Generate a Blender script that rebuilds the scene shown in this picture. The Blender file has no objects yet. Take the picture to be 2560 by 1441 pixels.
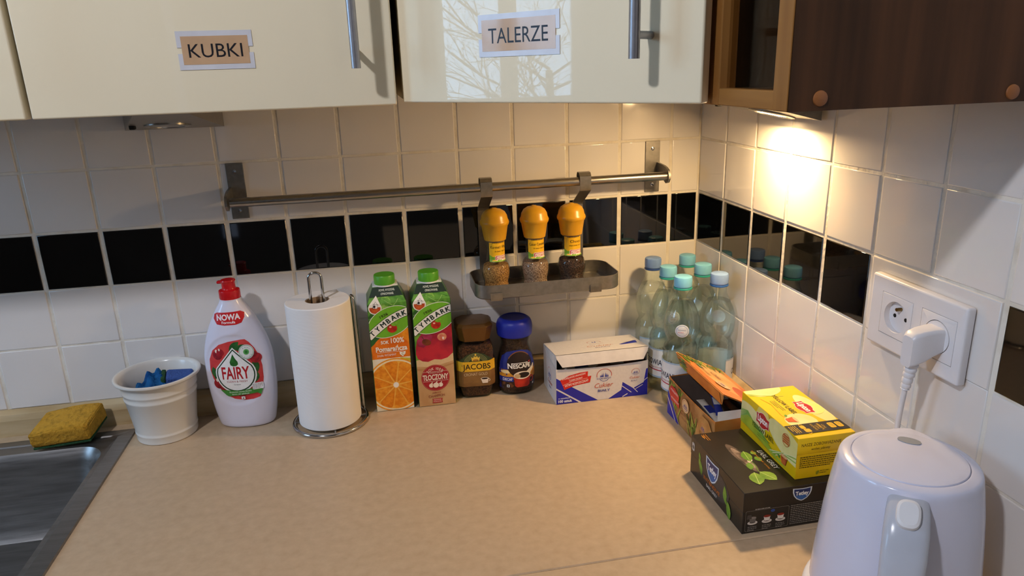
import bpy, bmesh, math, random
from mathutils import Vector, Matrix, Euler
random.seed(7)
SC = bpy.context.scene
COL = SC.collection
PI = math.pi

# ------------------------------------------------------------------ camera, world, lights, exposure
# world units are metres; x=0 is the right wall, y=0 the back wall, z=0 the worktop surface
CAM = (-0.62274, -1.31535, 0.60323)
YAW, PITCH, ROLL = 0.18243, -0.29994, -0.03262
cam_d = bpy.data.cameras.new('camera')
cam_d.sensor_width = 36.0
cam_d.lens = 0.7021 * 36.0
cam_d.clip_start = 0.02
cam_o = bpy.data.objects.new('camera', cam_d)
COL.objects.link(cam_o)
fwd = Vector((math.sin(YAW) * math.cos(PITCH), math.cos(YAW) * math.cos(PITCH), math.sin(PITCH)))
r0 = Vector((math.cos(YAW), -math.sin(YAW), 0))
u0 = r0.cross(fwd)
rt = r0 * math.cos(ROLL) + u0 * math.sin(ROLL)
up = -r0 * math.sin(ROLL) + u0 * math.cos(ROLL)
cam_o.matrix_world = Matrix(((rt.x, up.x, -fwd.x, CAM[0]), (rt.y, up.y, -fwd.y, CAM[1]), (rt.z, up.z, -fwd.z, CAM[2]), (0, 0, 0, 1)))
SC.camera = cam_o

SC.view_settings.view_transform = 'Standard'
SC.view_settings.look = 'None'
SC.view_settings.gamma = 1.0
SC.view_settings.use_curve_mapping = False
SC.view_settings.exposure = 0.0
SC.cycles.transparent_max_bounces = 24
SC.cycles.max_bounces = 7
SC.cycles.diffuse_bounces = 3
SC.cycles.glossy_bounces = 3
SC.cycles.transmission_bounces = 6
SC.cycles.adaptive_threshold = 0.08
SC.cycles.adaptive_min_samples = 16

w = bpy.data.worlds.new('overcast_sky')
SC.world = w
w.use_nodes = True
w.node_tree.nodes['Background'].inputs[0].default_value = (0.40, 0.62, 1.0, 1)
w.node_tree.nodes['Background'].inputs[1].default_value = 15.0


def add_light(name, kind, loc, power, color, **kw):
    d = bpy.data.lights.new(name, kind)
    d.energy = power
    d.color = color
    aim = kw.pop('aim', None)
    parent = kw.pop('parent', None)
    for k, v in kw.items():
        setattr(d, k, v)
    o = bpy.data.objects.new(name, d)
    COL.objects.link(o)
    o.location = loc
    if aim is not None:
        o.rotation_euler = (Vector(aim) - Vector(loc)).to_track_quat('-Z', 'Y').to_euler()
    if parent:
        o.parent = parent
    return o


ROOM_X, ROOM_Y, FLOOR, CEIL = -2.8, -3.0, -0.87, 1.68
LAMP_POS = (-1.5, -1.42, 1.56)
add_light('ceiling_lamp_light', 'POINT', LAMP_POS, 57.0, (0.90, 0.91, 1.0), shadow_soft_size=0.05)
# daylight portal in the window of the left wall
WIN = dict(y0=-1.25, y1=-0.52, z0=0.50, z1=1.45)
pt = add_light('window_portal', 'AREA', (ROOM_X - 0.02, (WIN['y0'] + WIN['y1']) / 2, (WIN['z0'] + WIN['z1']) / 2), 1.0, (1, 1, 1),
               aim=(0, (WIN['y0'] + WIN['y1']) / 2, (WIN['z0'] + WIN['z1']) / 2), shape='RECTANGLE', size=0.75, size_y=0.97)
pt.data.cycles.is_portal = True

# ------------------------------------------------------------------ materials


def lin(c):
    if isinstance(c, str):
        c = tuple(int(c[i:i + 2], 16) / 255 for i in (0, 2, 4))
    return tuple(x / 12.92 if x <= 0.04045 else ((x + 0.055) / 1.055) ** 2.4 for x in c) + (1.0,)


MATS = {}


def M(name, col, rough=0.5, metal=0.0, var=0.05, scale=60.0, bump=0.0, bscale=None, stretch=None, col2=None, spec=0.5, coat=0.0,
      emit=0.0, detail=3.0, lo=0.35, hi=0.65, trans=0.0, ior=1.45, sss=0.0, rvar=0.0):
    if name in MATS:
        return MATS[name]
    m = bpy.data.materials.new(name)
    m.use_nodes = True
    nt = m.node_tree
    b = nt.nodes['Principled BSDF']
    c1 = lin(col)
    if col2 is None:
        c2 = tuple(max(0.0, x * (1 - 2 * var)) for x in c1[:3]) + (1,)
    else:
        c2 = lin(col2)
    tc = nt.nodes.new('ShaderNodeTexCoord')
    mp = nt.nodes.new('ShaderNodeMapping')
    nt.links.new(tc.outputs['Object'], mp.inputs[0])
    if stretch:
        mp.inputs['Scale'].default_value = stretch
    n = nt.nodes.new('ShaderNodeTexNoise')
    n.inputs['Scale'].default_value = scale
    n.inputs['Detail'].default_value = detail
    nt.links.new(mp.outputs[0], n.inputs['Vector'])
    r = nt.nodes.new('ShaderNodeValToRGB')
    r.color_ramp.elements[0].position = lo
    r.color_ramp.elements[1].position = hi
    r.color_ramp.elements[0].color = c2
    r.color_ramp.elements[1].color = c1
    nt.links.new(n.outputs[0], r.inputs[0])
    nt.links.new(r.outputs[0], b.inputs['Base Color'])
    b.inputs['Roughness'].default_value = rough
    b.inputs['Metallic'].default_value = metal
    b.inputs['Specular IOR Level'].default_value = spec
    b.inputs['Coat Weight'].default_value = coat
    b.inputs['Transmission Weight'].default_value = trans
    b.inputs['IOR'].default_value = ior
    b.inputs['Subsurface Weight'].default_value = sss
    if sss:
        b.inputs['Subsurface Radius'].default_value = (0.01, 0.01, 0.01)
    if rvar:
        mr = nt.nodes.new('ShaderNodeMapRange')
        mr.inputs[3].default_value = max(0.0, rough - rvar)
        mr.inputs[4].default_value = rough + rvar
        nt.links.new(n.outputs[0], mr.inputs[0])
        nt.links.new(mr.outputs[0], b.inputs['Roughness'])
    if emit:
        b.inputs['Emission Color'].default_value = c1
        b.inputs['Emission Strength'].default_value = emit
    if bump:
        n2 = nt.nodes.new('ShaderNodeTexNoise')
        n2.inputs['Scale'].default_value = bscale or scale
        n2.inputs['Detail'].default_value = 2
        nt.links.new(mp.outputs[0], n2.inputs['Vector'])
        bp = nt.nodes.new('ShaderNodeBump')
        bp.inputs['Strength'].default_value = bump
        bp.inputs['Distance'].default_value = 0.002
        nt.links.new(n2.outputs[0], bp.inputs['Height'])
        nt.links.new(bp.outputs[0], b.inputs['Normal'])
    MATS[name] = m
    return m


def thin_clear(name, tint, gloss=0.05, refr=0.0, ior=1.33, fior=1.45):
    """thin clear wall: tinted transparency with a fresnel reflection, optionally with some refraction"""
    m = bpy.data.materials.new(name)
    m.use_nodes = True
    nt = m.node_tree
    for x in list(nt.nodes):
        nt.nodes.remove(x)
    out = nt.nodes.new('ShaderNodeOutputMaterial')
    tr = nt.nodes.new('ShaderNodeBsdfTransparent')
    gl = nt.nodes.new('ShaderNodeBsdfGlossy')
    gl.inputs['Roughness'].default_value = gloss
    fr = nt.nodes.new('ShaderNodeFresnel')
    fr.inputs[0].default_value = 1.45
    geo = nt.nodes.new('ShaderNodeNewGeometry')
    mi = nt.nodes.new('ShaderNodeMapRange')     # same reflectance from both sides of the wall
    mi.inputs[3].default_value = fior
    mi.inputs[4].default_value = 1.0 / fior
    nt.links.new(geo.outputs['Backfacing'], mi.inputs[0])
    nt.links.new(mi.outputs[0], fr.inputs[0])
    nz = nt.nodes.new('ShaderNodeTexNoise')
    nz.inputs['Scale'].default_value = 30
    rp = nt.nodes.new('ShaderNodeValToRGB')
    rp.color_ramp.elements[0].color = lin(tint)
    rp.color_ramp.elements[1].color = tuple(min(1, x * 1.03) for x in lin(tint)[:3]) + (1,)
    nt.links.new(nz.outputs[0], rp.inputs[0])
    nt.links.new(rp.outputs[0], tr.inputs[0])
    mx = nt.nodes.new('ShaderNodeMixShader')
    nt.links.new(fr.outputs[0], mx.inputs[0])
    nt.links.new(gl.outputs[0], mx.inputs[2])
    if refr > 0:
        rf = nt.nodes.new('ShaderNodeBsdfRefraction')
        rf.inputs['IOR'].default_value = ior
        nt.links.new(rp.outputs[0], rf.inputs[0])
        m2 = nt.nodes.new('ShaderNodeMixShader')
        m2.inputs[0].default_value = refr
        nt.links.new(tr.outputs[0], m2.inputs[1])
        nt.links.new(rf.outputs[0], m2.inputs[2])
        nt.links.new(m2.outputs[0], mx.inputs[1])
    else:
        nt.links.new(tr.outputs[0], mx.inputs[1])
    nt.links.new(mx.outputs[0], out.inputs[0])
    MATS[name] = m
    return m


def ink(col, rough=0.4, var=0.03, scale=200, col2=None, lo=.35, hi=.65):
    key = 'ink_%s_%s_%s' % (col, col2 or '', scale)
    return M(key, col, rough, var=var, scale=scale, col2=col2, lo=lo, hi=hi)


# ------------------------------------------------------------------ mesh helpers
def V(*a):
    return Vector(a)


def to_obj(name, bm, mat, parent=None, loc=(0, 0, 0), rot=(0, 0, 0), smooth=35):
    me = bpy.data.meshes.new(name)
    bmesh.ops.recalc_face_normals(bm, faces=bm.faces)
    bm.to_mesh(me)
    bm.free()
    return mesh_obj(name, me, mat, parent, loc, rot, smooth)


def shade(me, angle):
    """smooth shading, but the broad flat faces of bevelled boxes stay truly flat"""
    ar = [p.area for p in me.polygons]
    tot = sum(ar)
    me.polygons.foreach_set('use_smooth', [True] * len(ar))
    me.set_sharp_from_angle(angle=math.radians(angle))
    me.polygons.foreach_set('use_smooth', [not (len(ar) < 400 and a > .06 * tot) for a in ar])


def mesh_obj(name, me, mat, parent=None, loc=(0, 0, 0), rot=(0, 0, 0), smooth=35):
    if smooth:
        shade(me, smooth)
    for x in (mat if isinstance(mat, (list, tuple)) else [mat]):
        me.materials.append(x)
    o = bpy.data.objects.new(name, me)
    COL.objects.link(o)
    o.location = loc
    o.rotation_euler = rot
    if parent:
        o.parent = parent
    return o


def thing(name, label, cat, loc=(0, 0, 0), rz=0.0, group=None):
    o = bpy.data.objects.new(name, None)
    o.empty_display_size = 0.02
    COL.objects.link(o)
    o.location = loc
    o.rotation_euler = (0, 0, rz)
    return tag(o, label, cat, group)


def tag(o, label=None, cat=None, group=None, kind=None):
    if label:
        o['label'] = label
    if cat:
        o['category'] = cat
    if group:
        o['group'] = group
    if kind:
        o['kind'] = kind
    return o


def box(bm, lo, hi, bev=0.0, seg=2):
    vs = [bm.verts.new((x, y, z)) for z in (lo[2], hi[2]) for y in (lo[1], hi[1]) for x in (lo[0], hi[0])]
    fs = [bm.faces.new([vs[i] for i in f]) for f in ((0, 2, 3, 1), (4, 5, 7, 6), (0, 1, 5, 4), (2, 6, 7, 3), (0, 4, 6, 2), (1, 3, 7, 5))]
    if bev:
        es = list({e for f in fs for e in f.edges})
        bmesh.ops.bevel(bm, geom=es, offset=bev, segments=seg, affect='EDGES', profile=0.5)
    return vs


def bx(lo, hi, bev=0.0, seg=2):
    bm = bmesh.new()
    box(bm, lo, hi, bev, seg)
    return bm


def loft(bm, rings, cap0=True, cap1=True):
    rv = [[bm.verts.new(p) for p in r] for r in rings]
    n = len(rv[0])
    for a, b in zip(rv, rv[1:]):
        for i in range(n):
            bm.faces.new((a[i], a[(i + 1) % n], b[(i + 1) % n], b[i]))
    if cap0:
        bm.faces.new(rv[0][::-1])
    if cap1:
        bm.faces.new(rv[-1])
    return bm


def ring(rx, ry, z, n=40, cx=0, cy=0, p=2.0):
    out = []
    for i in range(n):
        t = 2 * PI * i / n
        c, s = math.cos(t), math.sin(t)
        out.append((cx + rx * math.copysign(abs(c) ** (2 / p), c), cy + ry * math.copysign(abs(s) ** (2 / p), s), z))
    return out


def lathe(prof, n=40, sy=1.0, p=2.0, cap0=True, cap1=True, bm=None):
    bm = bm or bmesh.new()
    return loft(bm, [ring(max(r, 1e-5), max(r, 1e-5) * sy, z, n, p=p) for r, z in prof], cap0, cap1)


def interp(tab, z):
    if z <= tab[0][0]:
        return tab[0][1]
    for (a, b), (c, d) in zip(tab, tab[1:]):
        if z <= c:
            return b + (d - b) * (z - a) / (c - a) if c > a else d
    return tab[-1][1]


def smooth_prof(tab, n):
    """catmull-rom through (r,z) pairs"""
    out = []
    for i in range(len(tab) - 1):
        p0, p1, p2, p3 = tab[max(i - 1, 0)], tab[i], tab[i + 1], tab[min(i + 2, len(tab) - 1)]
        for k in range(n):
            t = k / n
            out.append(tuple(0.5 * (2 * p1[j] + (p2[j] - p0[j]) * t + (2 * p0[j] - 5 * p1[j] + 4 * p2[j] - p3[j]) * t * t
                                    + (3 * p1[j] - p0[j] - 3 * p2[j] + p3[j]) * t ** 3) for j in (0, 1)))
    out.append(tuple(tab[-1]))
    return out


def tube(bm, pts, r, n=10, closed=False):
    pts = [Vector(p) for p in pts]
    rings = []
    m = len(pts)
    prev = None
    for i, p in enumerate(pts):
        if closed:
            t = (pts[(i + 1) % m] - pts[i - 1]).normalized()
        else:
            t = (pts[min(i + 1, m - 1)] - pts[max(i - 1, 0)]).normalized()
        if prev is None:
            a = t.cross(V(0, 0, 1))
            if a.length < 1e-3:
                a = t.cross(V(1, 0, 0))
            a.normalize()
        else:
            a = (prev - t * prev.dot(t)).normalized()
        prev = a
        b = t.cross(a)
        rr = r(i / max(1, m - 1)) if callable(r) else r
        rings.append([p + (a * math.cos(2 * PI * k / n) + b * math.sin(2 * PI * k / n)) * rr for k in range(n)])
    if closed:
        rings.append(rings[0])
        loft(bm, rings, False, False)
        bmesh.ops.remove_doubles(bm, verts=bm.verts, dist=1e-6)
    else:
        loft(bm, rings)
    return bm


def path(pts, n=8):
    """catmull-rom 3d"""
    pts = [Vector(p) for p in pts]
    out = []
    for i in range(len(pts) - 1):
        p0, p1, p2, p3 = pts[max(i - 1, 0)], pts[i], pts[i + 1], pts[min(i + 2, len(pts) - 1)]
        for k in range(n):
            t = k / n
            out.append(0.5 * (2 * p1 + (p2 - p0) * t + (2 * p0 - 5 * p1 + 4 * p2 - p3) * t * t + (3 * p1 - p0 - 3 * p2 + p3) * t ** 3))
    out.append(pts[-1])
    return out


def prism(bm, pts2, z0, z1, ax=2):
    """extrude a 2d polygon along an axis (ax=2: xy polygon along z, 1: xz along y, 0: yz along x)"""
    def mk(p, h):
        return (p[0], p[1], h) if ax == 2 else ((p[0], h, p[1]) if ax == 1 else (h, p[0], p[1]))
    a = [bm.verts.new(mk(p, z0)) for p in pts2]
    b = [bm.verts.new(mk(p, z1)) for p in pts2]
    n = len(a)
    for i in range(n):
        bm.faces.new((a[i], a[(i + 1) % n], b[(i + 1) % n], b[i]))
    bm.faces.new(a[::-1])
    bm.faces.new(b)
    return bm


def rrect(x0, y0, x1, y1, r, n=6):
    out = []
    for cx, cy, a0 in ((x1 - r, y1 - r, 0), (x0 + r, y1 - r, 90), (x0 + r, y0 + r, 180), (x1 - r, y0 + r, 270)):
        for k in range(n + 1):
            a = math.radians(a0 + 90 * k / n)
            out.append((cx + r * math.cos(a), cy + r * math.sin(a)))
    return out


def cut(o, cutter_bms):
    """bake boolean differences into a mesh object"""
    for cb in cutter_bms:
        bmesh.ops.recalc_face_normals(cb, faces=cb.faces)
        me = bpy.data.meshes.new('cutter')
        cb.to_mesh(me)
        cb.free()
        c = bpy.data.objects.new('cutter', me)
        COL.objects.link(c)
        c.matrix_world = Matrix.LocRotScale(o.location, o.rotation_euler, None)
        md = o.modifiers.new('b', 'BOOLEAN')
        md.operation = 'DIFFERENCE'
        md.object = c
        md.solver = 'EXACT'
        par = o.parent
        o.parent = None
        bpy.context.view_layer.update()
        dg = bpy.context.evaluated_depsgraph_get()
        new = bpy.data.meshes.new_from_object(o.evaluated_get(dg))
        o.modifiers.clear()
        old = o.data
        o.data = new
        new.name = o.name
        bpy.data.meshes.remove(old)
        bpy.data.objects.remove(c)
        bpy.data.meshes.remove(me)
        o.parent = par
    shade(o.data, 35)
    return o


# ------------------------------------------------------------------ printing on surfaces
TXT = {}


def text2d(s, bold=0.0, shear=0.0):
    """letter outlines as 2d verts + faces; cap height normalised to 1"""
    if 'M' in s:
        bold = 0.0      # the fattened M outline of the built-in font folds over itself
    key = (s, bold, shear)
    if key in TXT:
        return TXT[key]
    c = bpy.data.curves.new('t', 'FONT')
    c.body = s
    c.size = 1.0
    c.offset = bold
    c.shear = shear
    c.resolution_u = 3
    o = bpy.data.objects.new('t', c)
    COL.objects.link(o)
    bpy.context.view_layer.update()
    dg = bpy.context.evaluated_depsgraph_get()
    me = bpy.data.meshes.new_from_object(o.evaluated_get(dg))
    vs = [(v.co.x, v.co.y) for v in me.vertices]
    fs = [tuple(p.vertices) for p in me.polygons]
    bpy.data.objects.remove(o)
    bpy.data.curves.remove(c)
    bpy.data.meshes.remove(me)
    TXT[key] = (vs, fs)
    return TXT[key]


class Print:
    """flat print on a surface S(u, v, h) -> point; every element lies a hair above the previous one"""

    def __init__(self, S, clip=None, ustep=None, vstep=None, h0=0.00015, dh=0.00003):
        self.S, self.clip, self.ustep, self.vstep = S, clip, ustep, vstep
        self.h, self.dh = h0, dh
        self.verts, self.faces, self.midx, self.mats = [], [], [], []

    def _add(self, vs, fs, mat):
        if not fs:
            return
        bm = bmesh.new()
        bv = [bm.verts.new((p[0], p[1], 0)) for p in vs]
        for f in fs:
            try:
                bm.faces.new([bv[i] for i in f])
            except ValueError:
                pass
        bmesh.ops.triangulate(bm, faces=bm.faces[:])
        if self.clip:
            a, b, c, d = self.clip
            for co, no in (((a, 0, 0), (-1, 0, 0)), ((c, 0, 0), (1, 0, 0)), ((0, b, 0), (0, -1, 0)), ((0, d, 0), (0, 1, 0))):
                bmesh.ops.bisect_plane(bm, geom=bm.verts[:] + bm.edges[:] + bm.faces[:], plane_co=co, plane_no=no, clear_outer=True)
        for st, ax in ((self.ustep, 0), (self.vstep, 1)):
            if st and bm.verts:
                lo = min(v.co[ax] for v in bm.verts)
                hi = max(v.co[ax] for v in bm.verts)
                k = math.floor(lo / st) + 1
                while k * st < hi:
                    co = [0, 0, 0]
                    no = [0, 0, 0]
                    co[ax] = k * st
                    no[ax] = 1
                    bmesh.ops.bisect_plane(bm, geom=bm.verts[:] + bm.edges[:] + bm.faces[:], plane_co=co, plane_no=no)
                    k += 1
        bm.normal_update()
        if mat not in self.mats:
            self.mats.append(mat)
        mi = self.mats.index(mat)
        base = len(self.verts)
        bm.verts.index_update()
        for v in bm.verts:
            self.verts.append(self.S(v.co.x, v.co.y, self.h))
        for f in bm.faces:
            ids = [base + v.index for v in f.verts]
            if f.normal.z < 0:
                ids.reverse()
            self.faces.append(ids)
            self.midx.append(mi)
        bm.free()
        self.h += self.dh

    def poly(self, pts, mat):
        self._add(pts, [tuple(range(len(pts)))], mat)

    def rect(self, u0, v0, u1, v1, mat, r=0.0):
        self.poly(rrect(u0, v0, u1, v1, r) if r else [(u0, v0), (u1, v0), (u1, v1), (u0, v1)], mat)

    def ell(self, u, v, a, b, mat, rot=0.0, n=36, t0=0, t1=360):
        c, s = math.cos(math.radians(rot)), math.sin(math.radians(rot))
        full = t1 - t0 >= 360
        pts = []
        for k in range(n if full else n + 1):
            t = math.radians(t0 + (t1 - t0) * k / n)
            x, y = a * math.cos(t), b * math.sin(t)
            pts.append((u + x * c - y * s, v + x * s + y * c))
        self.poly(pts, mat)

    def arc(self, u, v, r1, r2, t0, t1, mat, n=24, sy=1.0):
        o, i = [], []
        for k in range(n + 1):
            t = math.radians(t0 + (t1 - t0) * k / n)
            o.append((u + r2 * math.cos(t), v + r2 * math.sin(t) * sy))
            i.append((u + r1 * math.cos(t), v + r1 * math.sin(t) * sy))
        vs = o + i
        m = n + 1
        self._add(vs, [(k, k + 1, m + k + 1, m + k) for k in range(n)], mat)

    def line(self, pts, wd, mat):
        vs, fs = [], []
        for k, p in enumerate(pts):
            a, b = Vector(pts[max(k - 1, 0)]), Vector(pts[min(k + 1, len(pts) - 1)])
            d = (b - a).normalized()
            n = Vector((-d.y, d.x)) * wd / 2
            vs += [(p[0] + n.x, p[1] + n.y), (p[0] - n.x, p[1] - n.y)]
            if k:
                fs.append((2 * k - 2, 2 * k - 1, 2 * k + 1, 2 * k))
        self._add(vs, fs, mat)

    def leaf(self, u, v, ln, wd, rot, mat, vein=None):
        c, s = math.cos(math.radians(rot)), math.sin(math.radians(rot))
        prof = [(0, 0), (.15, .55), (.35, .95), (.55, 1), (.75, .75), (.9, .35), (1, 0)]
        pts = [(t * ln, k * wd / 2) for t, k in prof] + [(t * ln, -k * wd / 2) for t, k in prof[-2:0:-1]]
        self.poly([(u + x * c - y * s, v + x * s + y * c) for x, y in pts], mat)
        if vein:
            self.line([(u, v), (u + ln * .95 * c, v + ln * .95 * s)], wd * .05, vein)

    def text(self, s, u, v, h, mat, width=None, align='c', rot=0.0, bold=0.0, shear=0.0):
        """h: cap height; (u, v): baseline anchor"""
        vs, fs = text2d(s, bold, shear)
        if not vs:
            return
        x0, x1 = min(p[0] for p in vs), max(p[0] for p in vs)
        k = h / 0.72
        kx = k if width is None else width / max(1e-6, x1 - x0)
        off = {'c': (x0 + x1) / 2, 'l': x0, 'r': x1}[align]
        c, sn = math.cos(math.radians(rot)), math.sin(math.radians(rot))
        q = []
        for x, y in vs:
            X, Y = (x - off) * kx, y * k
            q.append((u + X * c - Y * sn, v + X * sn + Y * c))
        self._add(q, fs, mat)

    def arctext(self, s, fn, h, mat, bold=0.0, kx=1.0, heavy=0.0):
        """letters along a curve fn(t) -> (u, v), t in 0..1"""
        n = len(s)
        ws = []
        for ch in s:
            vs, fs = text2d(ch, bold)
            ws.append((max(p[0] for p in vs) - min(p[0] for p in vs)) if vs else 0.3)
        tot = sum(ws) + 0.12 * (n - 1)
        acc = 0
        for ch, wd in zip(s, ws):
            t = (acc + wd / 2) / tot
            a, b = Vector(fn(max(0, t - .02))), Vector(fn(min(1, t + .02)))
            d = b - a
            p = fn(t)
            if ch != ' ':
                for sh in ((0.0,) if not heavy else (-heavy, 0.0, heavy)):      # struck three times for weight
                    self.text(ch, p[0] + sh, p[1], h, mat, rot=math.degrees(math.atan2(d.y, d.x)), bold=bold, width=wd * h / .72 * kx)
            acc += wd + 0.12

    def lines(self, u0, u1, vtop, n, pitch, h, mat, seed=1):
        """a paragraph of tiny unreadable print"""
        rr = random.Random(seed)
        vs, fs = [], []
        for k in range(n):
            u = u0
            e = u1 if k < n - 1 else u0 + (u1 - u0) * .7
            while u < e:
                wl = rr.uniform(.0012, .004)
                a = len(vs)
                x = min(u + wl, e)
                y = vtop - k * pitch
                vs += [(u, y - h), (x, y - h), (x, y), (u, y)]
                fs.append((a, a + 1, a + 2, a + 3))
                u = x + .0007
        self._add(vs, fs, mat)

    def done(self, name, parent, label=None):
        me = bpy.data.meshes.new(name)
        me.from_pydata([tuple(p) for p in self.verts], [], self.faces)
        me.polygons.foreach_set('material_index', self.midx)
        o = mesh_obj(name, me, self.mats, parent, smooth=0)
        if label:
            o['label'] = label
        return o


def plane(o, u, v, n):
    o, u, v, n = Vector(o), Vector(u), Vector(v), Vector(n)
    return lambda a, b, h: o + u * a + v * b + n * h


def revol(rfun, sy=1.0, ang0=-90.0, rref=None):
    """print on a body of revolution: u is arc length measured from the front, v the height"""
    def S(u, v, h):
        r = rfun(v)
        t = math.radians(ang0) + u / (rref or r)
        return Vector(((r + h) * math.cos(t), (r + h) * math.sin(t) * sy, v))
    return S


def copy_thing(root, loc, rz, label):
    r = root.copy()
    COL.objects.link(r)
    r.location = loc
    r.rotation_euler = (0, 0, rz)
    r['label'] = label
    for ch in list(root.children):
        c = ch.copy()
        COL.objects.link(c)
        c.parent = r
        for g in list(ch.children):
            d = g.copy()
            COL.objects.link(d)
            d.parent = c
    return r

# ------------------------------------------------------------------ shared materials
WHITE_TILE = M('white_glazed_tile', 'e4e0dc', 0.09, var=0.02, scale=9, bump=0.06, bscale=14, detail=1, coat=0.3)
BLACK_TILE = M('black_glazed_tile', '070707', 0.04, var=0.1, scale=9, bump=0.03, bscale=10, coat=0.5)
GROUT = M('cream_grout', 'e6e0d4', 0.85, scale=30, col2='cfc4b0', lo=.2, hi=.55, bump=0.5, bscale=160)
PAINT = M('darkened_wall_paint', '66625e', 0.8, scale=6, bump=0.1, bscale=90)  # walls and ceiling out of view coloured dark to cut bounced light
CREAM = M('cream_gloss_lacquer', 'f2e6c8', 0.014, var=0.01, scale=4, spec=.3)
CREAM_EDGE = M('cream_edge_band', 'd9c795', 0.4, scale=20)
CARCASS = M('cream_board', 'c9bd9b', 0.5, scale=12)
WORKTOP = M('beige_mottled_laminate', 'c4ac8e', 0.36, scale=75, col2='b49c7e', detail=8, lo=.25, hi=.75, bump=0.02, bscale=400, rvar=.04)
STRIP = M('beige_stained_strip', 'c9b48e', 0.45, scale=22, col2='ab8f62', stretch=(0.35, 1, 2), detail=6, lo=.3, hi=.7)
STEEL = M('brushed_steel', 'a9a59f', 0.28, metal=1.0, scale=260, stretch=(0.04, 1, 1), var=.02, rvar=.03)
STEEL_D = M('satin_steel', '918d86', 0.33, metal=.75, scale=120, var=.08)
CHROME = M('chrome_wire', 'c9cacc', 0.12, metal=1.0, scale=40)
ALU = M('satin_aluminium', 'a7a7ac', 0.38, metal=0.85, scale=90)
SINKST = M('sink_steel', '8f8c89', 0.36, metal=.9, scale=140, stretch=(0.08, 1, 1), var=.1, rvar=.08, bump=.05, bscale=300)
DARKWOOD = M('dark_brown_wood_foil', '5c3a20', 0.42, spec=.25, scale=26, stretch=(1.6, 1.6, .09), col2='36210f', detail=8, lo=.3, hi=.7)
MIDWOOD = M('reddish_oak_frame', 'a8763a', 0.4, scale=30, stretch=(1.6, 1.6, .1), col2='85582a', detail=7, lo=.3, hi=.7)
MIDWOODH = M('reddish_oak_rail', 'a8763a', 0.4, scale=30, stretch=(1.6, .1, 1.6), col2='85582a', detail=7, lo=.3, hi=.7)
INWOOD = M('cabinet_inside_wood', '5a3d20', 0.5, scale=26, stretch=(1.6, 1.6, .08), col2='37230f', detail=7)
BLACK = M('black_gap', '0d0b0a', 0.7)
GLASS = thin_clear('clear_glass', (0.95, 0.97, 0.96), 0.02)
WHITE_PL = M('white_plastic', 'e9e8ea', 0.25, var=.015, scale=30)

# ------------------------------------------------------------------ the room
PITCH_T = 0.103
TILE, TT = 0.0985, 0.008
ROWS = [(0.046, 0.1537), (0.1567, 0.2567), (0.2592, 0.3545), (0.3590, 0.4580), (0.4620, 0.5610)]   # last joint lines measured
wall_back = tag(to_obj('wall_back', bx((ROOM_X, -0.0014, FLOOR), (0.15, 0.15, CEIL)), GROUT), 'cream grouted back wall behind the tiles', kind='structure')
wall_right = tag(to_obj('wall_right', bx((-0.0014, ROOM_Y - .1, FLOOR), (0.15, -0.0014, CEIL)), GROUT), 'cream grouted right wall behind the tiles', kind='structure')
TILE_CACHE = {}


def tile_mesh(wd, ht, mat):
    key = (round(wd, 4), round(ht, 4), mat.name)
    if key not in TILE_CACHE:
        bm = bx((-wd / 2, -TT, -ht / 2), (wd / 2, 0.0, ht / 2))
        fr = [e for e in bm.edges if all(v.co.y < -TT / 2 for v in e.verts)]
        bmesh.ops.bevel(bm, geom=fr, offset=0.0017, segments=3, affect='EDGES', profile=0.6)
        me = bpy.data.meshes.new('tile')
        bmesh.ops.recalc_face_normals(bm, faces=bm.faces)
        bm.to_mesh(me)
        bm.free()
        shade(me, 50)
        me.materials.append(mat)
        TILE_CACHE[key] = me
    return TILE_CACHE[key]


def put_tile(parent, wd, ht, mat, loc, rz):
    o = bpy.data.objects.new('tile', tile_mesh(wd, ht, mat))
    COL.objects.link(o)
    j = random.uniform
    o.location = loc
    o.rotation_euler = (j(-.004, .004), j(-.002, .002), rz + j(-.004, .004))
    o.parent = parent


GAP = 0.0058
BGAP = 0.0078
back_x = [-0.002, -0.0615] + [-0.0615 - PITCH_T * k for k in range(1, 17)]
for i, (xr, xl) in enumerate(zip(back_x, back_x[1:])):
    for k, (z0, z1) in enumerate(ROWS):
        mat = BLACK_TILE if k == 2 else WHITE_TILE
        put_tile(wall_back, xr - xl - (BGAP if k == 2 else GAP), z1 - z0, mat, ((xr + xl) / 2, 0.0055, (z0 + z1) / 2), 0)
right_y = [-0.0025, -0.109] + [-0.109 - PITCH_T * k for k in range(1, 13)]
for i, (ya, yb) in enumerate(zip(right_y, right_y[1:])):
    for k, (z0, z1) in enumerate(ROWS):
        if k == 2 and i in (5, 6):
            continue
        mat = BLACK_TILE if k == 2 else WHITE_TILE
        put_tile(wall_right, ya - yb - (BGAP if k == 2 else GAP), z1 - z0, mat, (0.0055, (ya + yb) / 2, (z0 + z1) / 2), -PI / 2)
for i in range(7, len(right_y) - 1):          # the tiling goes on upwards beside the brown cabinet
    for k in range(4):
        put_tile(wall_right, PITCH_T - GAP, .099, WHITE_TILE, (0.0055, (right_y[i] + right_y[i + 1]) / 2, .6145 + k * .103), -PI / 2)
# the white filler panel the sockets sit on (two tiles wide)
ya, yb = right_y[5], right_y[7]
put_tile(wall_right, ya - yb - GAP, .0985, WHITE_TILE, (0.0045, (ya + yb) / 2, .3065), -PI / 2)

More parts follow.
